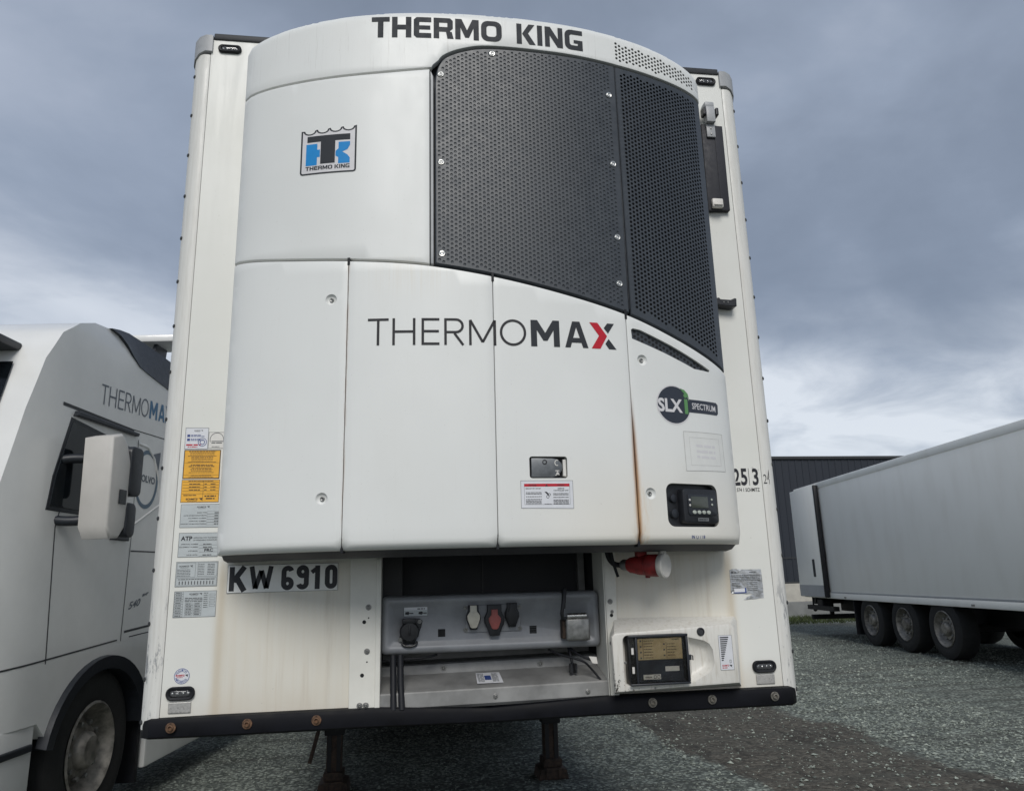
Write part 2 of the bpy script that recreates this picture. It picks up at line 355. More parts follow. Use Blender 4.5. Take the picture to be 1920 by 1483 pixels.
def inset(P, e):
    s = 1 if area2(P) > 0 else -1; n = len(P); out = []
    for i in range(n):
        a, b, c = P[i-1], P[i], P[(i+1) % n]
        def nn(p, q):
            L = math.hypot(q[0]-p[0], q[1]-p[1]) or 1e-9; return (-(q[1]-p[1])/L*s, (q[0]-p[0])/L*s)
        n1, n2 = nn(a, b), nn(b, c); mx, mz = n1[0]+n2[0], n1[1]+n2[1]; L2 = mx*mx+mz*mz
        f = min(2/max(L2, .3), 2.2); out.append((b[0]+mx*f*e, b[1]+mz*f*e) if L2 < 3.999 else (b[0]+n1[0]*e, b[1]+n1[1]*e))
    return out
def inside(P, x, z):
    c = False; n = len(P); j = n-1
    for i in range(n):
        if (P[i][1] > z) != (P[j][1] > z) and x < (P[j][0]-P[i][0])*(z-P[i][1])/(P[j][1]-P[i][1])+P[i][0]: c = not c
        j = i
    return c
def dist_poly(P, x, z):
    d = 9.; n = len(P)
    for i in range(n):
        a, b = P[i], P[(i+1) % n]; vx, vz = b[0]-a[0], b[1]-a[1]; L = vx*vx+vz*vz or 1e-12
        t = max(0, min(1, ((x-a[0])*vx+(z-a[1])*vz)/L)); d = min(d, math.hypot(x-a[0]-t*vx, z-a[1]-t*vz))
    return d
def cdt(outline, holes, pts):
    V = []; E = []
    for L in [outline]+holes:
        b = len(V); n = len(L); V += L; E += [(b+i, b+(i+1) % n) for i in range(n)]
    V += pts
    r = delaunay_2d_cdt([Vector(v) for v in V], E, [], 1, 1e-7)
    return [tuple(v) for v in r[0]], [tuple(f) for f in r[2]]
def sheet(bm, outline, S, holes=(), pts=(), edge=.0035, depth=.03, hole_depth=None, skirt=None, mi=0):
    """front sheet mapped by S(x,z,off), its edge rolled over and turned back; holes get walls of their own"""
    ins = inset(outline, edge)
    V, F = cdt(ins, list(holes), list(pts))
    hs = [(h, min(p[0] for p in h), max(p[0] for p in h), min(p[1] for p in h), max(p[1] for p in h)) for h in holes]
    bv = [bm.verts.new(S(x, z, 0)) for x, z in V]
    for f in F:
        cx = sum(V[i][0] for i in f)/3; cz = sum(V[i][1] for i in f)/3
        if any(a < cx < b and c < cz < d and inside(h, cx, cz) for h, a, b, c, d in hs): continue
        q = [bv[i] for i in f]
        # face the viewer (-Y)
        n = (q[1].co-q[0].co).cross(q[2].co-q[0].co)
        try: fc = bm.faces.new(q if n.y < 0 else q[::-1]); fc.material_index = mi; fc.smooth = True
        except ValueError: pass
    def ring(P, f): return [bm.verts.new(f(x, z)) for x, z in P]
    def band(a, b, flip):
        n = len(a)
        for i in range(n):
            q = (a[i], a[(i+1) % n], b[(i+1) % n], b[i]); fc = bm.faces.new(q[::-1] if flip else q); fc.material_index = mi; fc.smooth = True
    ccw = area2(outline) > 0
    r0 = ring(ins, lambda x, z: S(x, z, 0)); mid = inset(outline, edge*.3)
    r1 = ring(mid, lambda x, z: S(x, z, -edge*.3)); r2 = ring(outline, lambda x, z: S(x, z, -edge))
    sk = skirt or (lambda x, z: S(x, z, -depth)); r3 = ring(outline, sk)
    # orientation is settled by the viewer test below
    for a, b in ((r0, r1), (r1, r2), (r2, r3)): band(a, b, ccw)
    if hole_depth is not None:
        for h in holes:
            hc = area2(h) > 0; a = ring(h, lambda x, z: S(x, z, 0)); b = ring(h, lambda x, z: S(x, z, -hole_depth)); band(a, b, not hc)
    bmesh.ops.remove_doubles(bm, verts=bm.verts[:], dist=1e-5)
    return bm
def grid_pts(outline, holes, xs, zs, gap=.009):
    P = []
    for x in xs:
        for z in zs:
            if inside(outline, x, z) and dist_poly(outline, x, z) > gap and all(not inside(h, x, z) and dist_poly(h, x, z) > gap for h in holes): P.append((x, z))
    return P
def flat(bm, poly, S, off, mi=0):
    """flat print: an n-gon laid on a surface"""
    pts = []
    if S.__name__ == 'SU':
        poly = densify(poly, .022); xa, xb = min(p[0] for p in poly), max(p[0] for p in poly); za, zb = min(p[1] for p in poly), max(p[1] for p in poly)
        if xb-xa > .03:
            q = max(2, int((xb-xa)/.016)); pts = [(xa+(xb-xa)*(i+.5)/q, za+(zb-za)*(j+.5)/3) for i in range(q) for j in range(3)]; pts = [p for p in pts if inside(poly, *p) and dist_poly(poly, *p) > .0015]
    V, F = cdt(poly, [], pts); bv = [bm.verts.new(S(x, z, off)) for x, z in V]
    for f in F:
        q = [bv[i] for i in f]; n = (q[1].co-q[0].co).cross(q[2].co-q[0].co)
        cx = sum(V[i][0] for i in f)/3; cz = sum(V[i][1] for i in f)/3
        if not inside(poly, cx, cz): continue
        try: fc = bm.faces.new(q if n.y < 0 else q[::-1]); fc.material_index = mi
        except ValueError: pass
def ribbon(P, wd, closed=False):
    """quads of a stroke with mitred joins; very sharp corners are cut into separate strokes"""
    if not closed:
        P = [P[0]]+[P[i] for i in range(1, len(P)) if math.hypot(P[i][0]-P[i-1][0], P[i][1]-P[i-1][1]) > 1e-6]
        for i in range(1, len(P)-1):
            a, b, c = P[i-1], P[i], P[i+1]; u = (b[0]-a[0], b[1]-a[1]); v = (c[0]-b[0], c[1]-b[1])
            if (u[0]*v[0]+u[1]*v[1])/((math.hypot(*u)*math.hypot(*v)) or 1e-9) < -.45: return ribbon(P[:i+1], wd)+ribbon(P[i:], wd)
    n = len(P); L = []; R = []
    for i in range(n):
        a = P[i-1] if (i > 0 or closed) else None; b = P[i]; c = P[(i+1) % n] if (i < n-1 or closed) else None
        def nr(p, q):
            l = math.hypot(q[0]-p[0], q[1]-p[1]) or 1e-9; return (-(q[1]-p[1])/l, (q[0]-p[0])/l)
        if a is None: m = nr(b, c); f = 1
        elif c is None: m = nr(a, b); f = 1
        else:
            n1, n2 = nr(a, b), nr(b, c); m = ((n1[0]+n2[0])/2, (n1[1]+n2[1])/2); f = 1/max(m[0]**2+m[1]**2, .25)
        L.append((b[0]+m[0]*f*wd/2, b[1]+m[1]*f*wd/2)); R.append((b[0]-m[0]*f*wd/2, b[1]-m[1]*f*wd/2))
    return [[L[i], L[(i+1) % n], R[(i+1) % n], R[i]] for i in range(n if closed else n-1)]
def strokes(bm, items, S, off, mi=0):
    """items: ('s',points,width[,closed]) or ('p',polygon)"""
    for q, it in enumerate(items):
        o = off+q % 7*.00006
        for poly in (ribbon(it[1], it[2], *(it[3:4])) if it[0] == 's' else [it[1]]): flat(bm, poly, S, o, mi)
def arc(cx, cz, rx, rz, a0, a1, n=12): return [(cx+rx*math.cos(math.radians(a0+(a1-a0)*i/n)), cz+rz*math.sin(math.radians(a0+(a1-a0)*i/n))) for i in range(n+1)]
_tc = {}
def text(bm, body, S, off, x0, x1, z0, z1, bold=0., mi=0, flipx=False, shear=0.):
    """built-in font fitted to the box x0..x1, z0..z1"""
    key = (body, bold, shear)
    if key not in _tc:
        c = bpy.data.curves.new('text', 'FONT'); c.body = body; c.offset = bold; c.resolution_u = 3; c.shear = shear
        o = bpy.data.objects.new('text', c); C.objects.link(o); dg = bpy.context.evaluated_depsgraph_get(); dg.update()
        me = o.evaluated_get(dg).to_mesh(); V = [(v.co.x, v.co.y) for v in me.vertices]; F = [tuple(p.vertices) for p in me.polygons]
        o.evaluated_get(dg).to_mesh_clear(); bpy.data.objects.remove(o); bpy.data.curves.remove(c); _tc[key] = (V, F)
    V, F = _tc[key]; ax = min(v[0] for v in V); bx_ = max(v[0] for v in V); az = min(v[1] for v in V); bz = max(v[1] for v in V)
    P = [(x0+(v[0]-ax)/(bx_-ax)*(x1-x0), z0+(v[1]-az)/(bz-az)*(z1-z0)) for v in V]
    bv = [bm.verts.new(S(x, z, off)) for x, z in P]
    for f in F:
        q = [bv[i] for i in f]
        try: fc = bm.faces.new(q); fc.material_index = mi
        except ValueError: pass
def words(bm, S, off, x0, x1, z, h, mi=0, fill=.8, centre=False):
    """a line of print too small to read"""
    W = (x1-x0)*fill; xs = x0+((x1-x0)-W)/2 if centre else x0; xe = xs+W; x = xs
    while x < xe:
        l = min(random.uniform(1.5, 6)*h, xe-x); flat(bm, [(x, z), (x+l, z), (x+l, z+h), (x, z+h)], S, off, mi); x += l+h*.6
def rectline(bm, S, off, x0, x1, z0, z1, t, mi=0):
    for q in ((x0, x1, z0, z0+t), (x0, x1, z1-t, z1), (x0, x0+t, z0+t, z1-t), (x1-t, x1, z0+t, z1-t)):
        flat(bm, [(q[0], q[2]), (q[1], q[2]), (q[1], q[3]), (q[0], q[3])], S, off, mi)
def WALL(y): return lambda x, z, off: (x, y-off, z)

# ================================================================== SETTING
def structure(name, bm, m, smooth=None): return obj(name, bm, m, smooth=smooth, kind='structure')
bm = B(); R_ = 2500
xs = [-R_, -60, -8, -3, 0, 3, 6, 12, 20, 60, R_]; ys = [-R_, -20, -5, 0, 3, 6, 12, 20, 60, R_]
gv = [[bm.verts.new((x, y, 0)) for y in ys] for x in xs]
for i in range(len(xs)-1):
    for j in range(len(ys)-1): bm.faces.new((gv[i][j], gv[i+1][j], gv[i+1][j+1], gv[i][j+1]))
structure('gravel_yard', bm, 'gravel')

# loose stones lying on the yard
def stones():
    rng = np.random.default_rng(3)
    base = np.array([(1, 0, 0), (-1, 0, 0), (0, 1, 0), (0, -1, 0), (0, 0, 1), (0, 0, -.4)], float)
    tri = np.array([(0, 2, 4), (2, 1, 4), (1, 3, 4), (3, 0, 4), (2, 0, 5), (1, 2, 5), (3, 1, 5), (0, 3, 5)])
    P = []
    for (x0, x1, y0, y1, n, r0, r1) in ((-3.2, 6, 1.4, 6.5, 24000, .006, .020), (1, 11, 6.5, 14, 14000, .008, .030), (-4.4, -1, -2.5, 2, 2500, .008, .022), (2, 6, 2.2, 7, 2500, .016, .034), (3, 11, 7, 14, 1500, .02, .045), (1.5, 6, -1.5, 2.0, 3500, .008, .018)):
        p = np.column_stack([rng.uniform(x0, x1, n), rng.uniform(y0, y1, n), r0+(r1-r0)*rng.beta(1.3, 3.2, n)])
        dirt = (p[:, 0] > 2.15) & (p[:, 0] < 4.0) & (p[:, 1] < 7)
        P.append(p[~dirt | (rng.uniform(0, 1, n) < .22)])
    P = np.concatenate(P); n = len(P)
    a = rng.uniform(0, 2*PI, n); sc = rng.uniform(.6, 1.2, (n, 1, 3))*np.array([1, .8, .55]); jit = rng.uniform(-.25, .25, (n, 6, 3))
    V = (base[None]+jit)*sc*P[:, 2][:, None, None]; ca, sa = np.cos(a)[:, None], np.sin(a)[:, None]
    X = V[..., 0]*ca-V[..., 1]*sa+P[:, 0][:, None]; Y = V[..., 0]*sa+V[..., 1]*ca+P[:, 1][:, None]; Z = V[..., 2]+P[:, 2][:, None]*.18
    vv = np.stack([X, Y, Z], -1).reshape(-1, 3); ff = (tri[None]+(np.arange(n)*6)[:, None, None]).reshape(-1, 3)
    me = bpy.data.meshes.new('loose_stones'); me.from_pydata(vv.tolist(), [], ff.tolist())
    at = me.attributes.new('shade', 'FLOAT', 'POINT'); at.data.foreach_set('value', np.repeat(rng.beta(1.6, 2.2, n), 6).astype(np.float32))
    me.update(); o = obj('loose_stones', me, 'stone_bits', kind='stuff'); o['label'] = 'loose grey green crushed stones scattered over the yard'; o['category'] = 'gravel'
stones()

# grass verge in front of the dark hall
def grass():
    rng = np.random.default_rng(5); n = 15000
    x = rng.uniform(8, 34, n); y = rng.uniform(17.6, 20.7, n)+.5*np.sin(x*.7)
    keep = rng.uniform(0, 1, n) < np.clip((y-17.4)/1.2, .1, 1); x, y = x[keep], y[keep]; n = len(x)
    h = rng.uniform(.05, .15, n); a = rng.uniform(0, PI, n); wd = rng.uniform(.010, .022, n); tx = rng.normal(0, .05, n); ty = rng.normal(0, .05, n)
    V = np.zeros((n, 3, 3)); V[:, 0] = np.stack([x-wd*np.cos(a), y-wd*np.sin(a), np.zeros(n)], 1); V[:, 1] = np.stack([x+wd*np.cos(a), y+wd*np.sin(a), np.zeros(n)], 1)
    V[:, 2] = np.stack([x+tx, y+ty, h], 1)
    me = bpy.data.meshes.new('grass_verge'); me.from_pydata(V.reshape(-1, 3).tolist(), [], np.arange(n*3).reshape(-1, 3).tolist()); me.update()
    o = obj('grass_verge', me, 'grass_green', kind='stuff'); o['label'] = 'short rough grass verge along the foot of the dark hall'; o['category'] = 'grass'
grass()

# ================================================================== DARK HALL
hall = thing('industrial_hall', 'long dark clad industrial hall with pale concrete base behind the parked trailer', 'building', (24, 21.35, 0))
HX0, HX1 = -22., 34.     # local X
bm = B(); box(bm, HX0, HX1, .08, 16, 1.13, 5.30); obj('core_wall', bm, 'cladding_dark', hall)
prof = []
xx = HX0
bm = B(); P = .25; n = int((HX1-HX0)/P)
pts = []
for i in range(n): x = HX0+i*P; pts += [(x, .018), (x+.17, .018), (x+.185, 0), (x+.235, 0)]
pts.append((HX1, .018))
a = [bm.verts.new((x, y, 1.14)) for x, y in pts]; b = [bm.verts.new((x, y, 5.28)) for x, y in pts]
for i in range(len(pts)-1): bm.faces.new((a[i], a[i+1], b[i+1], b[i]))
obj('cladding', bm, 'cladding_dark', hall)
bm = B(); box(bm, HX0-.05, HX1+.05, -.06, .4, 5.28, 5.38, .01); obj('roof_flashing', bm, 'dark_trim', hall)
bm = B(); box(bm, HX0, HX1, -.012, .02, 1.90, 1.94); obj('cladding_joint', bm, 'dark_trim', hall)
bm = B(); box(bm, HX0, HX1, -.02, .4, 1.08, 1.14, .008); obj('drip_flashing', bm, 'dark_trim', hall)
for i in range(14):
    bm = B(); box(bm, HX0+i*4, HX0+i*4+3.985, -.03, .3, .49, 1.08, .01); obj('base_panel', bm, 'concrete_pale', hall)
bm = B(); box(bm, HX0, HX1, -.10, .3, -.1, .49, .02); obj('plinth', bm, 'concrete_grey', hall)

# ================================================================== SECOND TRAILER (right)
ty = math.atan2(.136, .990)
t2 = thing('parked_trailer', 'white box trailer parked beyond on the right, rear door folded open along its side', 'trailer', (9.43, 14.78, 0), 0)
t2.rotation_euler = (0, 0, math.radians(-7.8))     # local -Y runs towards the viewer, local X=0 is the near side wall
L2, W2 = 13.4, 2.5
bm = B(); box(bm, 0, W2, -L2, 0, .95, 3.46, .03); obj('body', bm, 'trailer_white', t2, smooth=40)
bm = B(); box(bm, -.015, .10, -L2-.01, .0, 3.36, 3.50, .02); obj('top_rail', bm, 'trailer_white', t2, smooth=40)
bm = B(); box(bm, W2-.1, W2+.015, -L2-.01, 0, 3.36, 3.50, .02); obj('top_rail', bm, 'trailer_white', t2, smooth=40)
bm = B(); box(bm, -.02, .10, -L2, .0, .88, 1.0, .015); obj('bottom_rail', bm, 'trailer_white', t2, smooth=40)
bm = B(); box(bm, W2-.1, W2+.02, -L2, 0, .88, 1.0, .015); obj('bottom_rail', bm, 'trailer_white', t2, smooth=40)
bm = B(); box(bm, -.012, .0, -L2, -1.56, 1.0, 1.03); obj('rubbing_strip', bm, 'cap_grey', t2)
dr = B(); box(dr, -.10, -.03, -1.44, .05, .90, 3.44, .015); door = obj('rear_door', dr, 'trailer_white', t2, smooth=40)
bm = B(); box(bm, -.12, -.02, -1.53, -1.445, .90, 3.44, .02); obj('door_gasket', bm, 'rubber', door, smooth=40)
bm = B(); box(bm, -.106, -.10, -1.42, .03, .91, 1.17); obj('kick_plate', bm, 'cap_grey', door)
bm = B(); box(bm, -.112, -.10, -1.05, -.93, 1.36, 1.76, .01); obj('recessed_handle', bm, 'truck_dark', door)
for zz in (1.2, 2.1, 3.1):
    bm = B(); cyl(bm, (-.02, .05, zz), (-.02, .05, zz+.16), .03); obj('hinge', bm, 'dull_steel', door)
for q in ((.75, .90, -L2, -.2, .55, .93), (1.6, 1.75, -L2, -.2, .55, .93), (.1, 2.4, -.35, -.12, .72, .9)):
    bm = B(); box(bm, *q); obj('chassis_beam', bm, 'chassis_black', t2)
bm = B(); box(bm, .05, 2.45, -.2, -.08, .36, .47, .01); box(bm, .5, .58, -.19, -.1, .40, .9); box(bm, 1.9, 1.98, -.19, -.1, .40, .9); obj('underrun_bar', bm, 'chassis_black', t2)
bm = B(); box(bm, -.02, .12, -1.6, -.1, .60, .70); obj('side_guard', bm, 'chassis_black', t2)
bm = B(); box(bm, .03, .25, -.9, -.6, .66, .84, .01); obj('light_bracket', bm, 'chassis_black', t2)
bm = B(); tube(bm, bez((.05, -.35, .88), (.02, -.3, .6), (.0, -.45, .5), (.05, -.5, .62)), .02); obj('tow_hook', bm, 'chassis_black', t2)
def wheel(parent, x, y, r, wd, side, rimr=.29, dual=True):
    """side=+1: outer face towards +X"""
    bm = B(); s = side
    lathe(bm, (x, y, r), (s, 0, 0), [(-wd, rimr), (-wd, r*.86), (-wd*.93, r*.96), (-wd*.8, r), (-wd*.2, r), (-wd*.07, r*.965), (0, r*.86), (.004, r*.72), (-.012, rimr*1.03), (-.03, rimr)], 36, caps=False)
    ty_ = obj('wheel', bm, 'tyre', parent, smooth=35)
    bm = B(); lathe(bm, (x, y, r), (s, 0, 0), [(-.005, rimr*1.04), (.004, rimr*.99), (-.012, rimr*.93), (-.07, rimr*.86), (-.11, rimr*.74), (-.09, rimr*.62), (-.06, rimr*.55), (-.06, rimr*.42), (-.02, rimr*.38), (-.0, rimr*.30), (.004, .0001)], 32, caps=False)
    rim_ = obj('rim', bm, 'rim', ty_, smooth=35)
    bm = B()
    for q in range(10):
        a = 2*PI*q/10; lathe(bm, (x-s*.075, y+math.cos(a)*rimr*.59, r+math.sin(a)*rimr*.59), (s, 0, 0), [(0, .019), (.03, .017), (.034, .010)], 6)
    obj('wheel_nuts', bm, 'dull_steel', ty_, kind='stuff')
    return ty_
for yy in (-3.25, -4.56, -5.87):
    wheel(t2, .03, yy, .5, .34, -1); wheel(t2, W2-.03, yy, .5, .34, 1)
for yy in (-3.25, -4.56, -5.87):
    bm = B(); tube(bm, [(.3, yy, .5), (2.2, yy, .5)], .07); obj('axle', bm, 'chassis_black', t2)
bm = B(); box(bm, .0, .5, -2.62, -2.60, .18, .86); obj('mud_flap', bm, 'rubber', t2)
for xx in (.35, 2.05):
    bm = B(); box(bm, xx-.06, xx+.06, -11.1, -10.98, .06, .9); box(bm, xx-.14, xx+.14, -11.18, -10.9, 0, .06); obj('landing_leg', bm, 'chassis_black', t2)
for yy in (-2.3, -6.9, -9.5, -12.):
    bm = B(); box(bm, -.03, -.018, yy-.04, yy+.04, .905, .935); obj('side_reflector', bm, 'dull_steel', t2)

# ================================================================== TRUCK (left)
th = math.radians(7); dv = Vector((math.sin(th), math.cos(th), 0)); nv = Vector((math.cos(th), -math.sin(th), 0))
tk = thing('truck', 'white tractor truck with dark roof trim and round maker badge parked beside the trailer', 'truck', tuple(Vector((-2.3, 2.6, 0))-dv*1.4-nv*1.25), -th)
# local: +X outer (visible) side at 1.25, +Y = rearwards from the front bumper, Z up
def tw(u, z, side=1):
    """half width of the cab at (u,z)"""
    w_ = 1.25-.10*max(0, 1-u/.5)**2
    if z > 3.12: w_ -= .035*((z-3.12)/.18)**2
    return w_*side
cabp = [(.03, .80), (.0, 1.3), (.02, 1.72), (.08, 2.0), (.20, 2.55), (.30, 2.88), (.42, 3.08), (.60, 3.20), (.80, 3.27), (1.02, 3.300), (1.14, 3.287), (1.256, 3.222), (1.34, 3.18), (1.413, 3.149), (1.575, 3.131), (1.92, 3.10), (2.30, 3.08), (2.30, .98), (1.98, .90)]
cabp += [(1.31+.64*math.cos(math.radians(a)), .53+.56*math.sin(math.radians(a))) for a in range(18, 170, 12)]+[(.60, .80)]
cabd = densify(cabp, .12)
def cab_map(a, b, d): return (tw(a, b)*(1-d), a, b)
bm = B()
va = [bm.verts.new((tw(a, b), a, b)) for a, b in cabd]; vb = [bm.verts.new((-tw(a, b), a, b)) for a, b in cabd]; n = len(cabd)
Vc, Fc = cdt(cabd, [], grid_pts(cabd, [], [.1+.12*i for i in range(19)], [.9+.15*i for i in range(17)], .03))
for s in (1, -1):
    q = [bm.verts.new((tw(a, b, s), a, b)) for a, b in Vc]
    for f in Fc:
        fc = bm.faces.new([q[i] for i in f])
for i in range(n): bm.faces.new((va[i], va[(i+1) % n], vb[(i+1) % n], vb[i]))
bmesh.ops.remove_doubles(bm, verts=bm.verts[:], dist=1e-4); bmesh.ops.recalc_face_normals(bm, faces=bm.faces[:])
body = obj('cab', bm, 'truck_white', tk, smooth=30)
def TS(x, z, off): return (tw(x, z)+off, x, z)       # side surface, first coordinate = distance behind the bumper
def side_piece(name, poly, m, off, parent, dep=.02, edge=.003, smooth=30):
    """thin raised piece on the visible cab side"""
    poly = densify(poly, .1)
    bm = B(); V, F = cdt(inset(poly, edge), [], []); q = [bm.verts.new(TS(x, z, off)) for x, z in V]
    for f in F: bm.faces.new([q[i] for i in f])
    r0 = [bm.verts.new(TS(x, z, off)) for x, z in inset(poly, edge)]; r1 = [bm.verts.new(TS(x, z, off-edge)) for x, z in poly]; r2_ = [bm.verts.new(TS(x, z, off-dep)) for x, z in poly]; n = len(poly)
    for a, b in ((r0, r1), (r1, r2_)):
        for i in range(n): bm.faces.new((a[i], a[(i+1) % n], b[(i+1) % n], b[i]))
    bmesh.ops.remove_doubles(bm, verts=bm.verts[:], dist=1e-5); bmesh.ops.recalc_face_normals(bm, faces=bm.faces[:])
    return obj(name, bm, m, parent, smooth=smooth)
# dark roof trim: a real crown over the cab
rp = [(1.0, 3.30), (1.14, 3.335), (1.311, 3.366), (1.576, 3.368), (1.919, 3.352), (2.34, 3.32), (2.34, 3.06), (1.92, 3.085), (1.575, 3.115), (1.413, 3.135), (1.30, 3.185), (1.2, 3.245), (1.12, 3.285)]
bm = B()
rd = densify(rp, .08); V, F = cdt(rd, [], [])
def rw(u, z): return 1.258-.06*max(0, (z-3.2)/.17)**2
for s in (1, -1):
    q = [bm.verts.new((s*rw(a, b), a, b)) for a, b in V]
    for f in F: bm.faces.new([q[i] for i in f])
va = [bm.verts.new((rw(a, b), a, b)) for a, b in rd]; vb = [bm.verts.new((-rw(a, b), a, b)) for a, b in rd]
for i in range(len(rd)): bm.faces.new((va[i], va[(i+1) % len(rd)], vb[(i+1) % len(rd)], vb[i]))
bmesh.ops.remove_doubles(bm, verts=bm.verts[:], dist=1e-4); bmesh.ops.recalc_face_normals(bm, faces=bm.faces[:])
obj('roof_trim', bm, 'truck_dark', tk, smooth=35)
bm = B(); box(bm, -1.2, 1.2, 2.28, 2.62, 3.618, 3.685, .015); sp_ = obj('roof_spoiler', bm, 'truck_white', tk, smooth=35)
for xx in (-.9, .9):
    bm = B(); prism(bm, [(2.2, 3.28), (2.5, 3.28), (2.56, 3.625), (2.36, 3.625)], YZ(xx), .03); obj('spoiler_bracket', bm, 'truck_dark', sp_)
# door with window, seams, handle
for st_ in ([('s', densify([(.62, 1.12), (.56, 1.9), (.60, 2.05)], .1, False), .010), ('s', densify([(1.50, 1.18), (1.52, 1.9), (1.50, 2.60)], .1, False), .008), ('s', densify([(.5, 2.648), (1.42, 2.652)], .1, False), .022),
             ('s', densify([(1.42, 2.66), (2.3, 2.70)], .1, False), .007), ('s', densify([(1.53, 1.795), (2.28, 1.805)], .1, False), .010), ('s', densify([(1.54, 1.238), (2.25, 1.275)], .1, False), .016), ('s', densify([(1.62, 1.20), (2.25, 1.225)], .1, False), .008),
             ('s', densify([(.2, 1.12), (1.45, 1.19)], .1, False), .010)]):
    bm = B(); strokes(bm, [st_], TS, .0015); bmesh.ops.recalc_face_normals(bm, faces=bm.faces[:]); obj('body_seam', bm, 'truck_line', body)
side_piece('window_seal', [(.44, 1.99), (1.39, 1.99), (1.43, 2.53), (.60, 2.59), (.47, 2.20)], 'truck_dark', .003, tk, .02, .008)
win = side_piece('side_window', [(.47, 2.02), (1.36, 2.02), (1.40, 2.50), (.62, 2.56), (.50, 2.20)], 'glass_dark', .006, tk)
side_piece('window_visor', [(.62, 2.595), (1.45, 2.615), (1.46, 2.64), (.64, 2.63)], 'truck_dark', .03, tk, .03, .006)
side_piece('door_handle', [(1.22, 1.86), (1.44, 1.86), (1.44, 1.91), (1.22, 1.91)], 'truck_dark', .03, tk, .03, .006)
# pressed panel line behind the door and the rising body crease
bm = B(); tube(bm, [TS(x, z, -.002) for x, z in densify([(1.50, 2.575), (1.66, 2.57), (1.78, 2.50), (1.86, 2.38), (1.94, 2.2)], .05, False)], .012); obj('pressed_line', bm, 'truck_white', body, smooth=60)
bm = B(); tube(bm, [TS(x, z, -.007) for x, z in densify([(1.30, 1.87), (1.576, 1.999), (1.902, 2.145), (2.28, 2.31)], .08, False)], .012); obj('body_crease', bm, 'truck_white', body, smooth=60)
# lettering on the side (mirror of nothing: reads towards the rear)
def thin_letters(sx, x0, z0, H, gl):
    out = []
    for kind, pts, *r in gl: out.append((kind, [(x0+p[0]*sx, z0+p[1]*H) for p in pts], *r))
    return out
def thermo_thin(H, wd, boxes):
    """stroke letters T H E R M O inside given x boxes"""
    h = wd/2; it = []
    (a, b) = boxes[0]; it += [('s', [(a, H-h), (b, H-h)], wd), ('s', [((a+b)/2, H-wd), ((a+b)/2, 0)], wd)]
    (a, b) = boxes[1]; it += [('s', [(a+h, 0), (a+h, H)], wd), ('s', [(b-h, 0), (b-h, H)], wd), ('s', [(a+wd, H*.5), (b-wd, H*.5)], wd)]
    (a, b) = boxes[2]; it += [('s', [(b, H-h), (a+h, H-h), (a+h, h), (b, h)], wd), ('s', [(a+wd, H*.51), (b-wd*.2, H*.51)], wd)]
    (a, b) = boxes[3]; r = H*.26-h*.5
    it += [('s', [(a+h, 0), (a+h, H-h)]+[(b-r-h, H-h)]+arc(b-r-h, H-h-r, r, r, 90, -90, 10)[1:]+[(a+wd, H-h-2*r)], wd), ('s', [(a+(b-a)*.52, H-h-2*r-h), (b-h*.6, 0)], wd)]
    (a, b) = boxes[4]; it += [('s', [(a+h, 0), (a+h, H-wd*.6), ((a+b)/2, H*.12), (b-h, H-wd*.6), (b-h, 0)], wd)]
    (a, b) = boxes[5]; it += [('s', arc((a+b)/2, H/2, (b-a)/2-h, H/2-h, 0, 360, 36)[:-1], wd, True)]
    return it
def bold_M(a, b, H): W = b-a; return ('p', [(a+W*p, H*q) for p, q in ((0, 0), (0, 1), (.23, 1), (.5, .52), (.77, 1), (1, 1), (1, 0), (.79, 0), (.79, .62), (.57, .22), (.43, .22), (.21, .62), (.21, 0))])
def bold_A(a, b, H):
    W = b-a; f = lambda L: [(a+W*p, H*q) for p, q in L]
    return [('p', f([(0, 0), (.34, 1), (.5, 1), (.5, .78), (.23, 0)])), ('p', f([(1, 0), (.66, 1), (.5, 1), (.5, .78), (.77, 0)])), ('p', f([(.29, .19), (.71, .19), (.64, .37), (.36, .37)]))]
def shift(it, x0, z0): return [(i[0], [(p[0]+x0, p[1]+z0) for p in i[1]], *i[2:]) for i in it]
def logo_boxes(x0, x1):
    z = [(158, 278), (300, 433), (468, 572), (600, 715), (745, 905), (927, 1085), (1113, 1288), (1320, 1465), (1478, 1645)]
    return [(x0+(a-158)/1487*(x1-x0), x0+(b-158)/1487*(x1-x0)) for a, b in z]
bx_ = logo_boxes(.92, 2.03); Hc = .138
bm = B(); strokes(bm, shift(thermo_thin(Hc, .012, bx_), 0, 2.755), TS, .002, 0)
strokes(bm, shift([bold_M(*bx_[6], Hc)]+bold_A(*bx_[7], Hc), 0, 2.755), TS, .002, 1)
a, b = bx_[8]; strokes(bm, shift([('p', [(a, Hc), (a+.05, Hc), (b, 0), (b-.05, 0)]), ('p', [(b-.05, Hc), (b, Hc), (a+.05, 0), (a, 0)])], 0, 2.755), TS, .003, 1)
for v in bm.verts: v.co.z += .07*(v.co.y-1.1)
bmesh.ops.recalc_face_normals(bm, faces=bm.faces[:]); obj('lettering', bm, ['truck_text', 'truck_blue'], body)
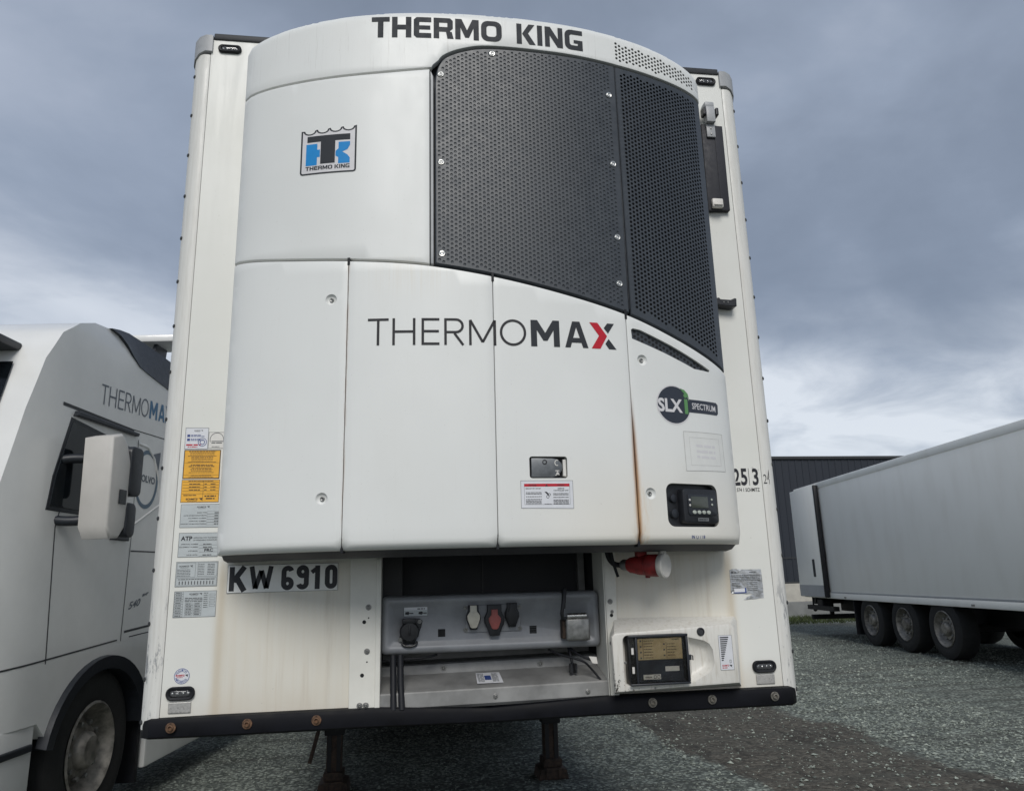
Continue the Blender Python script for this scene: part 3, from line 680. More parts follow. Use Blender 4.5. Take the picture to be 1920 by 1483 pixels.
# round badge with an arrow, and the name across it
bm = B(); cxu, czu = 1.68, 2.33
strokes(bm, [('s', arc(cxu, czu, .175, .205, 62, 398-8, 40), .030)], TS, .002, 0)
strokes(bm, [('p', [(cxu+.07, czu+.20), (cxu+.20, czu+.235), (cxu+.185, czu+.09), (cxu+.155, czu+.13)])], TS, .0025, 1)
text(bm, 'VOLVO', TS, .002, cxu-.14, cxu+.14, czu-.025, czu+.03, .03, 1)
bmesh.ops.recalc_face_normals(bm, faces=bm.faces[:]); obj('round_badge', bm, ['truck_ring', 'truck_text'], body)
bm = B(); text(bm, '540', TS, .002, 1.57, 1.75, 1.39, 1.44, .02, 0, shear=.3); text(bm, 'BHP', TS, .002, 1.77, 1.87, 1.445, 1.465, .03, 0, shear=.3)
for v in bm.verts: v.co.z += .15*(v.co.y-1.6)
obj('power_badge', bm, 'truck_text', body)
# wheel arch, wheel, steps
bm = B()
ar = [(1.31+.66*math.cos(math.radians(q)), .53+.57*math.sin(math.radians(q))) for q in range(8, 174, 8)]; ai = [(1.31+.57*math.cos(math.radians(q)), .53+.49*math.sin(math.radians(q))) for q in range(8, 174, 8)]
A1 = [bm.verts.new((1.285, a, b)) for a, b in ar]; A2 = [bm.verts.new((1.275, a, b)) for a, b in ai]; A3 = [bm.verts.new((.85, a, b)) for a, b in ai]; A0 = [bm.verts.new((1.22, a*1.0, b+.01)) for a, b in ar]
for p_, q_ in ((A0, A1), (A1, A2), (A2, A3)):
    for i in range(len(p_)-1): bm.faces.new((p_[i], p_[i+1], q_[i+1], q_[i]))
obj('wheel_arch', bm, 'truck_dark', tk, smooth=40)
wheel(tk, 1.22, 1.31, .52, .31, 1); wheel(tk, -1.22, 1.31, .52, .31, -1)
for yy in (5.1,): wheel(tk, 1.22, yy, .52, .6, 1); wheel(tk, -1.22, yy, .52, .6, -1)
for q in (.9, -1.24):
    bm = B(); box(bm, q, q+.34, .03, .62, .28, .82, .03); obj('entry_step', bm, 'truck_white', tk, smooth=40)
for zz in (.42, .66):
    bm = B(); box(bm, 1.10, 1.255, .22, .58, zz, zz+.04, .006); obj('step_tread', bm, 'truck_dark', tk)
bm = B(); box(bm, .8, 1.21, 1.98, 2.02, .16, .9); obj('mud_flap', bm, 'rubber', tk)
bm = B(); box(bm, .72, 1.20, 2.10, 3.9, .34, .94, .05); obj('fuel_tank', bm, 'dull_steel', tk, smooth=40)
bm = B(); box(bm, 1.18, 1.24, 2.06, 4.3, .24, .92, .02); obj('side_skirt', bm, 'truck_white', tk, smooth=40)
for q in ((-.45, -.33, .6, 6, .6, .9), (.33, .45, .6, 6, .6, .9)):
    bm = B(); box(bm, *q); obj('chassis_beam', bm, 'chassis_black', tk)
for q in (1.24, 5.03):
    bm = B(); box(bm, -1., 1., q, q+.14, .45, .58); obj('axle', bm, 'chassis_black', tk)
bm = B(); box(bm, -.45, .45, 4.5, 5.5, 1.02, 1.12, .03); box(bm, -.4, .4, 4.6, 5.4, .88, 1.03); obj('coupling_plate', bm, 'chassis_black', tk)
# front: bumper, grille, windscreen, lamp
bm = B(); box(bm, -1.24, 1.22, -.05, .35, .30, .80, .07, 3); obj('front_bumper', bm, 'truck_white', tk, smooth=40)
bm = B(); box(bm, -.98, .98, -.02, .03, .90, 1.74, .01); rg_ = obj('radiator_grille', bm, 'truck_dark', tk)
for i in range(9):
    bm = B(); box(bm, -.95, .95, -.035, -.018, .92+.09*i, .98+.09*i, .006); obj('grille_bar', bm, 'truck_dark', rg_)
bm = B(); wsp = [(.070, 1.95), (.08, 2.0), (.14, 2.275), (.20, 2.55), (.25, 2.715), (.292, 2.855)]
wa = [[bm.verts.new((x, u-.016, z)) for u, z in wsp] for x in (-1.06, -.9, -.5, 0, .5, .9, 1.06)]
for a, b in zip(wa, wa[1:]):
    for i in range(len(wsp)-1): bm.faces.new((a[i], b[i], b[i+1], a[i+1]))
bmesh.ops.solidify(bm, geom=bm.faces[:], thickness=.02); obj('windscreen', bm, 'glass_dark', tk, smooth=40)
bm = B(); box(bm, -1.05, 1.05, .06, .36, 2.94, 2.99, .012); obj('sun_visor', bm, 'truck_dark', tk)
for s in (1, -1):
    bm = B(); box(bm, min(.70*s, 1.12*s), max(.70*s, 1.12*s), -.062, .0, .60, .765, .02, 3); obj('headlight', bm, 'headlight', tk, smooth=40)
# mirror on the near side
mr = B(); prism(mr, [(.50, 2.44), (.62, 2.475), (.70, 2.42), (.76, 2.30), (.76, 2.02), (.745, 1.90), (.68, 1.835), (.58, 1.83), (.52, 1.90)], lambda a, b, d: (1.575-d*.9, a+d*.25, b), .22, .02, 0, 3)
mir = obj('mirror', mr, 'mirror_white', tk, smooth=50)
def housing(name, u0, u1, z0, z1):
    bm = B(); prism(bm, rrect(u0, u1, z0, z1, .045), lambda a, b, d: (1.585-d, a, b), .20, .012, 0, 2); obj(name, bm, 'truck_dark', mir, smooth=50)
housing('mirror_housing', .74, .90, 2.105, 2.42); housing('mirror_housing', .735, .86, 1.845, 2.06)
bm = B(); box(bm, 1.576, 1.584, .63, .715, 2.04, 2.13, .003); obj('mirror_gap', bm, 'glass_dark', mir)
bm = B(); tube(bm, bez((1.2, .55, 2.30), (1.3, .6, 2.33), (1.38, .64, 2.33), (1.42, .66, 2.30)), .03); obj('mirror_arm', bm, 'truck_dark', mir, smooth=60)
bm = B(); tube(bm, bez((1.2, .55, 1.95), (1.3, .6, 1.93), (1.38, .64, 1.94), (1.42, .66, 1.97)), .03); obj('mirror_arm', bm, 'truck_dark', mir, smooth=60)

# ================================================================== MAIN TRAILER
TR = thing('refrigerated_trailer', 'large white refrigerated semi-trailer filling the picture, cooling unit on its front wall', 'trailer')
W0 = WALL(0.)
# ---- front wall (U shaped round the coupling recess)
RX0, RX1, RZ = -.425, .482, 1.70
fw_poly = [(-1.222, 1.06), (-1.222, 3.966), (1.222, 3.966), (1.222, 1.06), (RX1, 1.06), (RX1, RZ), (RX0, RZ), (RX0, 1.06)]
bm = B(); prism(bm, fw_poly, XZ(0), .06); fwall = obj('front_wall', bm, 'wall_white', TR)
# ---- body behind it
LT = 13.5
bm = B(); box(bm, -1.297, -1.24, .10, LT, 1.09, 3.93); obj('side_wall', bm, 'trailer_white', TR)
bm = B(); box(bm, 1.24, 1.297, .10, LT, 1.09, 3.93); obj('side_wall', bm, 'trailer_white', TR)
bm = B(); box(bm, -1.25, 1.25, .04, LT, 3.93, 3.985); obj('roof', bm, 'trailer_white', TR)
bm = B(); box(bm, -1.25, 1.25, .36, LT, 1.05, 1.16); obj('floor', bm, 'chassis_black', TR)
bm = B(); box(bm, -1.28, 1.28, LT-.06, LT, 1.09, 3.96, .01); obj('rear_doors', bm, 'trailer_white', TR)
for s in (-1, 1):
    bm = B(); box(bm, min(1.24*s, 1.305*s), max(1.24*s, 1.305*s), .12, LT, 1.0, 1.10, .01); obj('bottom_rail', bm, 'cap_grey', TR)
# ---- corner rails with rivets
def rail(s):
    pr = [(1.2235, .03), (1.2235, -.002), (1.232, -.005), (1.252, -.004), (1.272, .006), (1.292, .026), (1.301, .050), (1.303, .075), (1.303, .16), (1.25, .16)]
    bm = B(); a = [bm.verts.new((s*x, y, 1.03)) for x, y in pr]; b = [bm.verts.new((s*x, y, 3.885)) for x, y in pr]; n = len(pr)
    for i in range(n-1): bm.faces.new((a[i], a[i+1], b[i+1], b[i]))
    bm.faces.new(a); bm.faces.new(b); bmesh.ops.recalc_face_normals(bm, faces=bm.faces[:])
    return obj('corner_rail', bm, 'rail_white', TR, smooth=50)
bm = B(); lathe(bm, (0, 0, 0), (0, -1, 0), [(0, .0085), (.0025, .0082), (.004, .0055), (.0035, .0001)], 12, caps=False)
rivet_me = bpy.data.meshes.new('rivet'); bm.to_mesh(rivet_me); bm.free(); rivet_me.materials.append(MAT['dark_trim'])
for s in (-1, 1):
    r_ = rail(s)
    for i in range(15):
        z = 1.055 if (i == 0) else 1.205+.1985*(i-1)
        if z > 3.82: continue
        o = bpy.data.objects.new('rivet', rivet_me); C.objects.link(o); o.parent = r_; o.location = (s*1.2925, .0265, z); o.rotation_euler = (0, 0, s*math.radians(48))
    cap = [(1.215, -.012), (1.245, -.014), (1.275, -.002), (1.298, .022), (1.309, .055), (1.310, .20), (1.20, .20)]
    bm = B(); zt_ = [3.992, 3.992, 3.986, 3.975, 3.965, 3.965, 3.99]; zb_ = [3.900, 3.899, 3.888, 3.870, 3.858, 3.858, 3.9]
    a = [bm.verts.new((s*x, y, z)) for (x, y), z in zip(cap, zb_)]; b = [bm.verts.new((s*x, y, z)) for (x, y), z in zip(cap, zt_)]; n = len(cap)
    for i in range(n): bm.faces.new((a[i], a[(i+1) % n], b[(i+1) % n], b[i]))
    bm.faces.new(a); bm.faces.new(b); bmesh.ops.recalc_face_normals(bm, faces=bm.faces[:])
    bmesh.ops.bevel(bm, geom=[e for e in bm.edges if e.calc_length() > .01 and abs(e.verts[0].co.z-e.verts[1].co.z) < .02 and e.verts[0].co.z > 3.95], offset=.010, segments=2, affect='EDGES')
    obj('corner_cap', bm, 'cap_grey', TR, smooth=40)
bm = B(); box(bm, -1.213, 1.213, -.008, .10, 3.967, 3.998, .006); obj('top_rail', bm, 'dark_trim', TR, smooth=40)
# ---- bumper strip
bp = [(-.028, 1.002), (-.040, 1.010), (-.042, 1.055), (-.034, 1.070), (-.004, 1.074), (.05, 1.074), (.05, 1.0)]
bm = B(); xs_ = [-1.292, -1.278, -1.25, -1.0, -.6, -.44, -.43, 0, .46, .47, .8, 1.24, 1.268, 1.285]
rings = []
for x in xs_:
    ax_ = abs(x); k_ = max(0, (ax_-1.24)/.05); mid = -.42 < x < .455
    rings.append([bm.verts.new((x, (y*(1-.9*k_)+.03*k_)+(.02 if mid else 0), z-(.012*k_ if z > 1.05 else 0)-(.022 if mid and z > 1.03 else (.008 if mid else 0)))) for y, z in bp])
for a, b in zip(rings, rings[1:]):
    for i in range(len(bp)): bm.faces.new((a[i], a[(i+1) % len(bp)], b[(i+1) % len(bp)], b[i]))
bm.faces.new(rings[0]); bm.faces.new(rings[-1]); bmesh.ops.recalc_face_normals(bm, faces=bm.faces[:])
bump = obj('bumper_strip', bm, 'bumper_black', TR, smooth=40)
def bolt_mesh(nm, m1, r=.018):
    bm = B(); lathe(bm, (0, 0, 0), (0, -1, 0), [(0, r), (.003, r), (.004, r*.9), (.004, r*.62), (.010, r*.58), (.012, r*.42), (.008, r*.30), (.004, r*.25), (.004, .0001)], 20, caps=False)
    me = bpy.data.meshes.new(nm); bm.to_mesh(me); bm.free(); me.materials.append(MAT[m1])
    for p in me.polygons: p.use_smooth = False
    return me
bolt_rust = bolt_mesh('bolt', 'rust_bolt'); bolt_steel = bolt_mesh('bolt', 'dull_steel'); bolt_grimy = bolt_mesh('bolt', 'grimy_bolt')
def place(name, me, parent, loc, rot=(0, 0, 0), sc=1.):
    o = bpy.data.objects.new(name, me); C.objects.link(o); o.parent = parent; o.location = loc; o.rotation_euler = rot; o.scale = (sc,)*3; return o
for x in (-1.169, -.902, -.654): place('bolt', bolt_rust, bump, (x, -.0425, 1.042))
for x in (.645, .893, 1.16): place('bolt', bolt_grimy, bump, (x, -.0425, 1.042))
# ---- marker lights and reflectors
def marker(x, z, wd, ht):
    bm = B(); o_ = rrect(x-wd/2, x+wd/2, z-ht/2, z+ht/2, ht*.48, 8); i_ = rrect(x-wd*.38, x+wd*.38, z-ht*.26, z+ht*.26, ht*.25, 8); n = len(o_)
    ys_ = [(o_, 0), (o_, -.010), (inset(o_, .004), -.014), (i_, -.012), (i_, -.004)]; rr = [[bm.verts.new((a, y, b)) for a, b in L] for L, y in ys_]
    for a, b in zip(rr, rr[1:]):
        for i in range(n): bm.faces.new((a[i], a[(i+1) % n], b[(i+1) % n], b[i]))
    bm.faces.new(rr[-1]); bmesh.ops.recalc_face_normals(bm, faces=bm.faces[:])
    L = obj('marker_light', bm, 'rubber', TR, smooth=50)
    bm = B(); r3 = [[bm.verts.new((x+(a-x)*f, y, z+(b-z)*f)) for a, b in i_] for f, y in ((.98, -.005), (.93, -.010), (.7, -.0125), (.3, -.0135))]
    for a, b in zip(r3, r3[1:]):
        for i in range(n): bm.faces.new((a[i], a[(i+1) % n], b[(i+1) % n], b[i]))
    bm.faces.new(r3[-1]); bmesh.ops.recalc_face_normals(bm, faces=bm.faces[:]); obj('lens', bm, 'lens', L, smooth=60)
    bm = B()
    for q in (-.26, -.1, .1, .26): lathe(bm, (x+wd*q, -.0042, z), (0, -1, 0), [(0, .005), (.002, .0045), (.003, .001)], 8)
    obj('diode', bm, 'steel', L)
for x, z in ((-1.140, 3.920), (1.143, 3.923)): marker(x, z, .102, .040)
for x, z in ((-1.154, 1.153), (1.146, 1.153)): marker(x, z, .102, .048)
for x in (-1.154, 1.147):
    bm = B(); box(bm, x-.040, x+.040, -.006, 0, 1.085, 1.123, .002); obj('reflector', bm, 'reflector', TR)
# ---- number plate KW 6910 (stroke characters)
def dig(ch, a, b, H, wd):
    h = wd/2; W = b-a; c = (a+b)/2; rx = W/2-h
    if ch == 'K': return [('s', [(a+h, 0), (a+h, H)], wd), ('s', [(a+wd*.8, H*.40), (b-h*1.1, H)], wd*1.05), ('s', [(a+W*.40, H*.56), (b-h*.9, 0)], wd*1.1)]
    if ch == 'W': return [('s', [(a+h*.9, H), (a+W*.27, wd*.42), (c, H*.82), (b-W*.27, wd*.42), (b-h*.9, H)], wd*.95)]
    if ch == '0': return [('s', arc(c, H-rx-h, rx, rx, 0, 180, 12)+arc(c, rx+h, rx, rx, 180, 360, 12), wd, True)]
    if ch == '1': return [('s', [(b-h, 0), (b-h, H-h*.2)], wd), ('s', [(a, H*.70), (b-h*.8, H*.90)], wd*.85)]
    six = [arc(c, rx+h, rx, rx*1.08, 0, 360, 24)[:-1], [(a+h, rx+h)]+[(a+h, H-rx-h)]+arc(c, H-rx-h, rx, rx, 180, 15, 14)]
    if ch == '9': six = [[(a+b-x, H-z) for x, z in L] for L in six]
    return [('s', six[0], wd, True), ('s', six[1], wd)]
bm = B(); box(bm, -1.012, -.592, -.004, 0, 1.508, 1.614, .001); np_ = obj('number_plate', bm, 'plate_white', TR)
bm = B(); S_ = WALL(-.004); it = []
for ch, a, b in (('K', -1.004, -.938), ('W', -.930, -.840), ('6', -.809, -.761), ('9', -.752, -.704), ('1', -.694, -.662), ('0', -.643, -.595)): it += shift(dig(ch, a, b, .092, .0190), 0, 1.515)
strokes(bm, it, S_, .0004); rectline(bm, S_, .0003, -1.0115, -.5925, 1.5085, 1.6135, .0012, 1)
obj('plate_characters', bm, ['ink', 'ink_grey'], np_)
# ---- wing plates either side of the recess
bm = B(); prism(bm, [(-.540, 1.062), (-.423, 1.062), (-.425, 1.63), (-.545, 1.63)], XZ(-.014), .0135, .003); box(bm, -.443, -.423, -.020, -.012, 1.064, 1.625, .003)
box(bm, -.428, -.423, -.014, .16, 1.064, 1.66); wl = obj('wing_plate', bm, 'post_white', TR)
bm = B(); prism(bm, [(.478, 1.05), (.520, 1.05), (.535, 1.64), (.480, 1.64)], XZ(-.014), .0135, .003); box(bm, .478, .484, -.014, .16, 1.055, 1.66); wr = obj('wing_plate', bm, 'post_white', TR)
def W2x(px, pz): return px, pz
for x, z in ((-.4716, 1.440), (-.4745, 1.276), (-.4985, 1.081), (-.4755, 1.081)): place('bolt', bolt_steel, wl, (x, -.0145, z), sc=.62)
for x, z, rz_ in ((-.487, 1.385, .012), (-.4915, 1.189, .012), (-.4705, 1.400, .004), (-.474, 1.237, .004)):
    bm = B(); lathe(bm, (x, -.0140, z), (0, -1, 0), [(0, .0075 if rz_ > .01 else .003), (.0006, .0075 if rz_ > .01 else .003)], 12); o = obj('slot', bm, 'cavity_black', wl)
for x, z, sc_ in ((.502, 1.432, .6), (.508, 1.392, .4), (.5, 1.27, .5)): place('bolt', bolt_steel, wr, (x, -.0145, z), sc=sc_)
bm = B(); lathe(bm, (.505, -.014, 1.378), (0, -1, 0), [(0, .007), (.0006, .007)], 12); obj('slot', bm, 'cavity_black', wr)
# ---- coupling recess
bm = B()
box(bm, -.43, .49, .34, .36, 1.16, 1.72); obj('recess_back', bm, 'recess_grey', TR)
bm = B(); box(bm, .012, .018, .334, .3395, 1.45, 1.70); obj('recess_seam', bm, 'dark_trim', TR)
bm = B(); box(bm, .445, .475, .30, .339, 1.42, 1.70, .003); obj('recess_profile', bm, 'shelf_grey', TR)
bm = B(); box(bm, -.43, -.34, .20, .338, 1.42, 1.70, .004); obj('recess_profile', bm, 'dark_trim', TR)
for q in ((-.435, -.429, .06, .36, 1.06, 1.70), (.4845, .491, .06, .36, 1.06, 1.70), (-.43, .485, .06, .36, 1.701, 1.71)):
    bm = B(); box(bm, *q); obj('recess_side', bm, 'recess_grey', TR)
# connection panel: a pressed tray with rolled rim
bm = B()
o0 = rrect(-.424, .476, 1.252, 1.476, .02, 4); RRc = lambda e: rrect(-.424+e, .476-e, 1.252+e, 1.476-e, max(.008, .02-e*.3), 4); L_ = [(o0, .19), (o0, .082), (RRc(.006), .066), (RRc(.018), .060), (RRc(.030), .064), (RRc(.046), .078)]
rr = [[bm.verts.new((a, y, b)) for a, b in L] for L, y in L_]; n = len(o0)
for a, b in zip(rr, rr[1:]):
    for i in range(n): bm.faces.new((a[i], a[(i+1) % n], b[(i+1) % n], b[i]))
bm.faces.new(rr[-1]); bmesh.ops.recalc_face_normals(bm, faces=bm.faces[:]); cp = obj('connection_panel', bm, 'panel_grey', TR, smooth=50)
PY = .078; SP = WALL(PY)
# black electrical socket, left
bm = B(); x, z = -.311, 1.338
prism(bm, [(x-.042, z-.028), (x-.030, z-.036), (x-.02, z-.05), (x+.02, z-.05), (x+.045, z+.012), (x+.052, z+.040), (x+.040, z+.050), (x-.028, z+.050), (x-.03, z+.02)], XZ(PY-.012), .0119, .003)
lathe(bm, (x, PY-.011, z), (0, -1, 0), [(0, .040), (.016, .038), (.022, .034), (.024, .0001)], 22, caps=False); box(bm, x-.03, x+.026, PY-.032, PY-.012, z+.030, z+.052, .004)
box(bm, x-.004, x+.004, PY-.040, PY-.033, z-.012, z+.026, .002); tube(bm, bez((x-.03, PY-.02, z-.038), (x-.03, PY-.03, z-.062), (x+.03, PY-.03, z-.062), (x+.03, PY-.02, z-.038)), .005)
sk = obj('electric_socket', bm, 'black_plastic', cp, smooth=40)
for dx, dz in ((.040, .038), (-.036, -.030)): place('screw', bolt_steel, cp, (x+dx, PY-.0125, z+dz), sc=.45)
bm = B(); box(bm, -.335, -.238, PY-.001, PY-.0001, 1.396, 1.434); stc = obj('socket_label', bm, 'sticker_grey', cp)
bm = B(); flat(bm, [(-.333, 1.420), (-.24, 1.420), (-.24, 1.432), (-.333, 1.432)], SP, .0013, 0); words(bm, SP, .0016, -.28, -.242, 1.423, .004, 1); rectline(bm, SP, .0013, -.335, -.238, 1.396, 1.434, .001, 1)
for q in (-.322, -.268): strokes(bm, [('p', [(q-.008, 1.405), (q+.006, 1.402), (q+.012, 1.409), (q+.006, 1.415), (q-.006, 1.413)]), ('s', [(q+.012, 1.408), (q+.026, 1.408)], .004)], SP, .0014, 1)
obj('print', bm, ['sticker_white', 'ink'], stc)
for q in (-.182, .194):
    bm = B(); box(bm, q-.0145, q+.0145, PY-.0012, PY-.0002, 1.313, 1.343); h_ = obj('square_hole', bm, 'cavity_black', cp)
bm = B(); [box(bm, .1815, .2065, PY-.003, PY-.0014, 1.317+.009*i, 1.3205+.009*i) for i in range(3)]; obj('grid_bar', bm, 'dark_trim', cp)
# three brake couplings on a backing plate
bm = B(); box(bm, -.085, .142, PY-.004, PY-.0003, 1.325, 1.432, .003); pl_ = obj('coupling_plate', bm, 'panel_grey', cp)
def coupling(x, z, wd, ht, flapm, small):
    bm = B(); pr = [(x-wd*.36, z+ht*.5), (x+wd*.36, z+ht*.5), (x+wd*.36, z+ht*.28), (x+wd*.5, z+ht*.08), (x+wd*.5, z-ht*.08), (x+wd*.28, z-ht*.40), (x+wd*.24, z-ht*.5), (x-wd*.24, z-ht*.5), (x-wd*.28, z-ht*.40), (x-wd*.5, z-ht*.08), (x-wd*.5, z+ht*.08), (x-wd*.36, z+ht*.28)]
    prism(bm, pr, XZ(PY-.034), .030, .005); o = obj('air_coupling', bm, 'black_plastic', cp, smooth=40)
    bm = B(); f = small; q = [(x+(a-x)*f, z+(b-z)*f+ht*(.02)) for a, b in ((x-wd*.26, z+ht*.5), (x+wd*.22, z+ht*.5), (x+wd*.24, z+ht*.24), (x+wd*.47, z+ht*.06), (x+wd*.45, z-ht*.10), (x+wd*.25, z-ht*.42), (x+wd*.14, z-ht*.47), (x-wd*.14, z-ht*.47), (x-wd*.25, z-ht*.42), (x-wd*.45, z-ht*.10), (x-wd*.47, z+ht*.06), (x-wd*.26, z+ht*.24))]
    prism(bm, q, XZ(PY-.043), .0088, .003); obj('coupling_flap', bm, flapm, o, smooth=40)
coupling(-.054, 1.385, .058, .095, 'socket_white', .96)
coupling(.032, 1.372, .080, .122, 'socket_rose', .66)
coupling(.105, 1.390, .058, .095, 'black_plastic', .9)
for x, z in ((-.085, 1.423), (-.085, 1.336), (.139, 1.420), (.139, 1.335)): place('screw', bolt_steel, cp, (x, PY-.0045, z), sc=.5)
# folding steel parking coupling with lever, right
bm = B(); box(bm, .318, .418, PY-.075, PY-.001, 1.282, 1.372, .010, 3); bo = obj('parking_coupling', bm, 'dull_steel', cp, smooth=40)
bm = B(); cyl(bm, (.328, PY-.052, 1.378), (.408, PY-.052, 1.378), .013, 14); obj('hinge_pin', bm, 'steel', bo, smooth=40)
bm = B(); box(bm, .306, .320, PY-.06, PY-.01, 1.290, 1.366, .004); obj('side_plate', bm, 'rust', bo)
bm = B(); tube(bm, [(.322, PY-.062, 1.368), (.305, PY-.07, 1.372), (.303, PY-.074, 1.392), (.309, PY-.074, 1.43), (.317, PY-.072, 1.482)], .0075, 8); lathe(bm, (.309, PY-.074, 1.41), (.1, 0, 1), [(0, .0085), (.075, .0105), (.082, .006)], 10); obj('release_lever', bm, 'black_plastic', bo, smooth=50)
# sheet shelf below with step, bolts and plate
bm = B(); pr = [(-.012, 1.062), (-.012, 1.112), (-.008, 1.117), (.17, 1.160), (.175, 1.195), (.185, 1.200), (.30, 1.203), (.302, 1.30), (.32, 1.30), (.32, 1.05), (.0, 1.05)]
a = [bm.verts.new((-.4225, y, z)) for y, z in pr]; b = [bm.verts.new((.4775, y, z+.012)) for y, z in pr]; n = len(pr)
for i in range(n): bm.faces.new((a[i], a[(i+1) % n], b[(i+1) % n], b[i]))
bm.faces.new(a); bm.faces.new(b); bmesh.ops.recalc_face_normals(bm, faces=bm.faces[:]); shf = obj('shelf', bm, 'shelf_grey', TR, smooth=20)
for x in (.022, .392): place('bolt', bolt_steel, shf, (x, -.0125, 1.090), sc=.55)
for x in (-.17, .235): place('bolt', bolt_steel, shf, (x, .172, 1.184), sc=.7)
bm = B(); fz = lambda y: 1.117+(y+.008)/.178*.043+.0088
q = [(-.045, .025), (.060, .025), (.056, .135), (-.041, .135)]; vv = [bm.verts.new((x, y, fz(y)+.0012)) for x, y in q]; bm.faces.new(vv); stp = obj('rating_plate', bm, 'sticker_white', shf)
bm = B(); SH = lambda x, z, off: (x, .028+z, fz(.028+z)+.0012+off)
for i in range(9): words(bm, SH, .0006, -.038, -.006, .012+.010*i, .0045, 0); words(bm, SH, .0006, .02, .052, .012+.010*i, .0045, 0)
flat(bm, [(-.01, .03), (.016, .03), (.016, .075), (-.01, .075)], SH, .0006, 1); obj('print', bm, ['ink_grey', 'ink_blue'], stp)
for x, dx in ((-.371, 0), (-.343, .004)):
    bm = B(); tube(bm, [(x-.004, .035, 1.252), (x-.002, .005, 1.155), (x+dx, -.026, 1.058)], .0125, 12); obj('air_hose', bm, 'rubber', TR, smooth=50)
bm = B(); tube(bm, bez((-.42, .10, 1.225), (-.33, .07, 1.24), (-.28, .06, 1.226), (-.20, .10, 1.243)), .0045); obj('cable', bm, 'rubber', TR, smooth=50)
bm = B(); tube(bm, bez((.26, .1, 1.245), (.31, .03, 1.215), (.37, .0, 1.22), (.40, .01, 1.19))+bez((.40, .01, 1.19), (.43, .02, 1.16), (.45, .0, 1.13), (.468, .0, 1.105))[1:], .0045)
tube(bm, bez((.345, .1, 1.248), (.345, .07, 1.22), (.352, .06, 1.19), (.35, .06, 1.155)), .006); tube(bm, bez((.35, .1, 1.248), (.37, .05, 1.225), (.39, .03, 1.215), (.42, .03, 1.205)), .0045); cbl = obj('cable', bm, 'rubber', TR, smooth=50)
bm = B(); vv = [bm.verts.new(p) for p in ((.405, .0, 1.222), (.438, .004, 1.218), (.440, -.004, 1.192), (.418, -.006, 1.196))]; bm.faces.new(vv); obj('cable_tag', bm, 'sticker_cream', cbl)
bm = B(); box(bm, .338, .346, .045, .075, 1.155, 1.19); box(bm, .358, .366, .045, .075, 1.155, 1.19); obj('cable_clip', bm, 'black_plastic', cbl)
# ---- control cabinet, lower right
CY = -.115
cab_o = [(.477, 1.095), (.988, 1.108), (.984, 1.322), (.972, 1.336), (.486, 1.316), (.472, 1.302)]
cab_b = [(.503, 1.075), (1.040, 1.082), (1.046, 1.338), (1.036, 1.356), (.520, 1.366), (.500, 1.315)]
holeP = rrect(.516, .782, 1.118, 1.306, .022, 4)
scoop = [(.786, 1.290), (.850, 1.275), (.872, 1.262), (.884, 1.240), (.888, 1.190), (.880, 1.168), (.862, 1.152), (.802, 1.122), (.786, 1.118)]
SC_ = lambda x, z, off: (x, CY-off, z)
bm = B(); ins = cab_o
V, F = cdt(inset(cab_o, .008), [holeP, scoop], [])
bv = [bm.verts.new((x, CY, z)) for x, z in V]
for f in F:
    cx_ = sum(V[i][0] for i in f)/3; cz_ = sum(V[i][1] for i in f)/3
    if inside(holeP, cx_, cz_) or inside(scoop, cx_, cz_): continue
    bm.faces.new([bv[i] for i in f])
def rings_(bm, LL):
    rr = [[bm.verts.new((a, y, b)) for a, b in L] for L, y in LL]; n = len(rr[0])
    for a, b in zip(rr, rr[1:]):
        for i in range(n): bm.faces.new((a[i], a[(i+1) % n], b[(i+1) % n], b[i]))
    return rr
rings_(bm, [(inset(cab_o, .008), CY), (inset(cab_o, .003), CY+.002), (cab_o, CY+.009), (cab_b, -.001)])
h2 = inset(holeP, .006); r_ = rings_(bm, [(holeP, CY), (inset(holeP, .002), CY+.004), (h2, CY+.045)]); bm.faces.new(r_[-1])
s2 = [(p[0]*.84+.16*.80, p[1]*.82+.18*1.2) for p in scoop]; r_ = rings_(bm, [(scoop, CY)]+[([(.826+(p[0]-.826)*f, 1.204+(p[1]-1.204)*f) for p in scoop], CY+y) for f, y in ((.96, .005), (.78, .026), (.55, .034))]); bm.faces.new(r_[-1])
bmesh.ops.remove_doubles(bm, verts=bm.verts[:], dist=1e-5); bmesh.ops.recalc_face_normals(bm, faces=bm.faces[:]); cbn = obj('control_cabinet', bm, 'cabinet_white', TR, smooth=38)
fx = lambda t: .540+t*(.772-.540)
bm = B(); box(bm, .534, .774, CY-.012, CY+.044, 1.122, 1.304, .006, 2); ewin = obj('display_housing', bm, 'black_plastic', cbn, smooth=40)
SD = WALL(CY-.0121)
bm = B(); box(bm, .572, .752, CY-.0135, CY-.0118, 1.2125, 1.292); box(bm, .572, .752, CY-.0140, CY-.0118, 1.131, 1.210, mi=1); obj('legend_card', bm, ['tan_card', 'dark_blue'], ewin)
bm = B(); S3 = WALL(CY-.0142)
for col, (xa, xb) in enumerate(((.58, .645), (.675, .738))):
    flat(bm, [(xa+.012, 1.216), (xa+.0135, 1.216), (xa+.0135, 1.288-.012*col), (xa+.012, 1.288-.012*col)], S3, .0003, 0)
    for i in range(7 if col == 0 else 5):
        z = 1.282-.0105*i-(.014 if col else 0); words(bm, S3, .0003, xa+.016, xb-random.uniform(0, .02), z, .0022, 0, 1.)
        if i % 2 == 0: flat(bm, [(xa, z-.002), (xa+.007, z-.002), (xa+.007, z+.004), (xa, z+.004)], S3, .0003, 1)
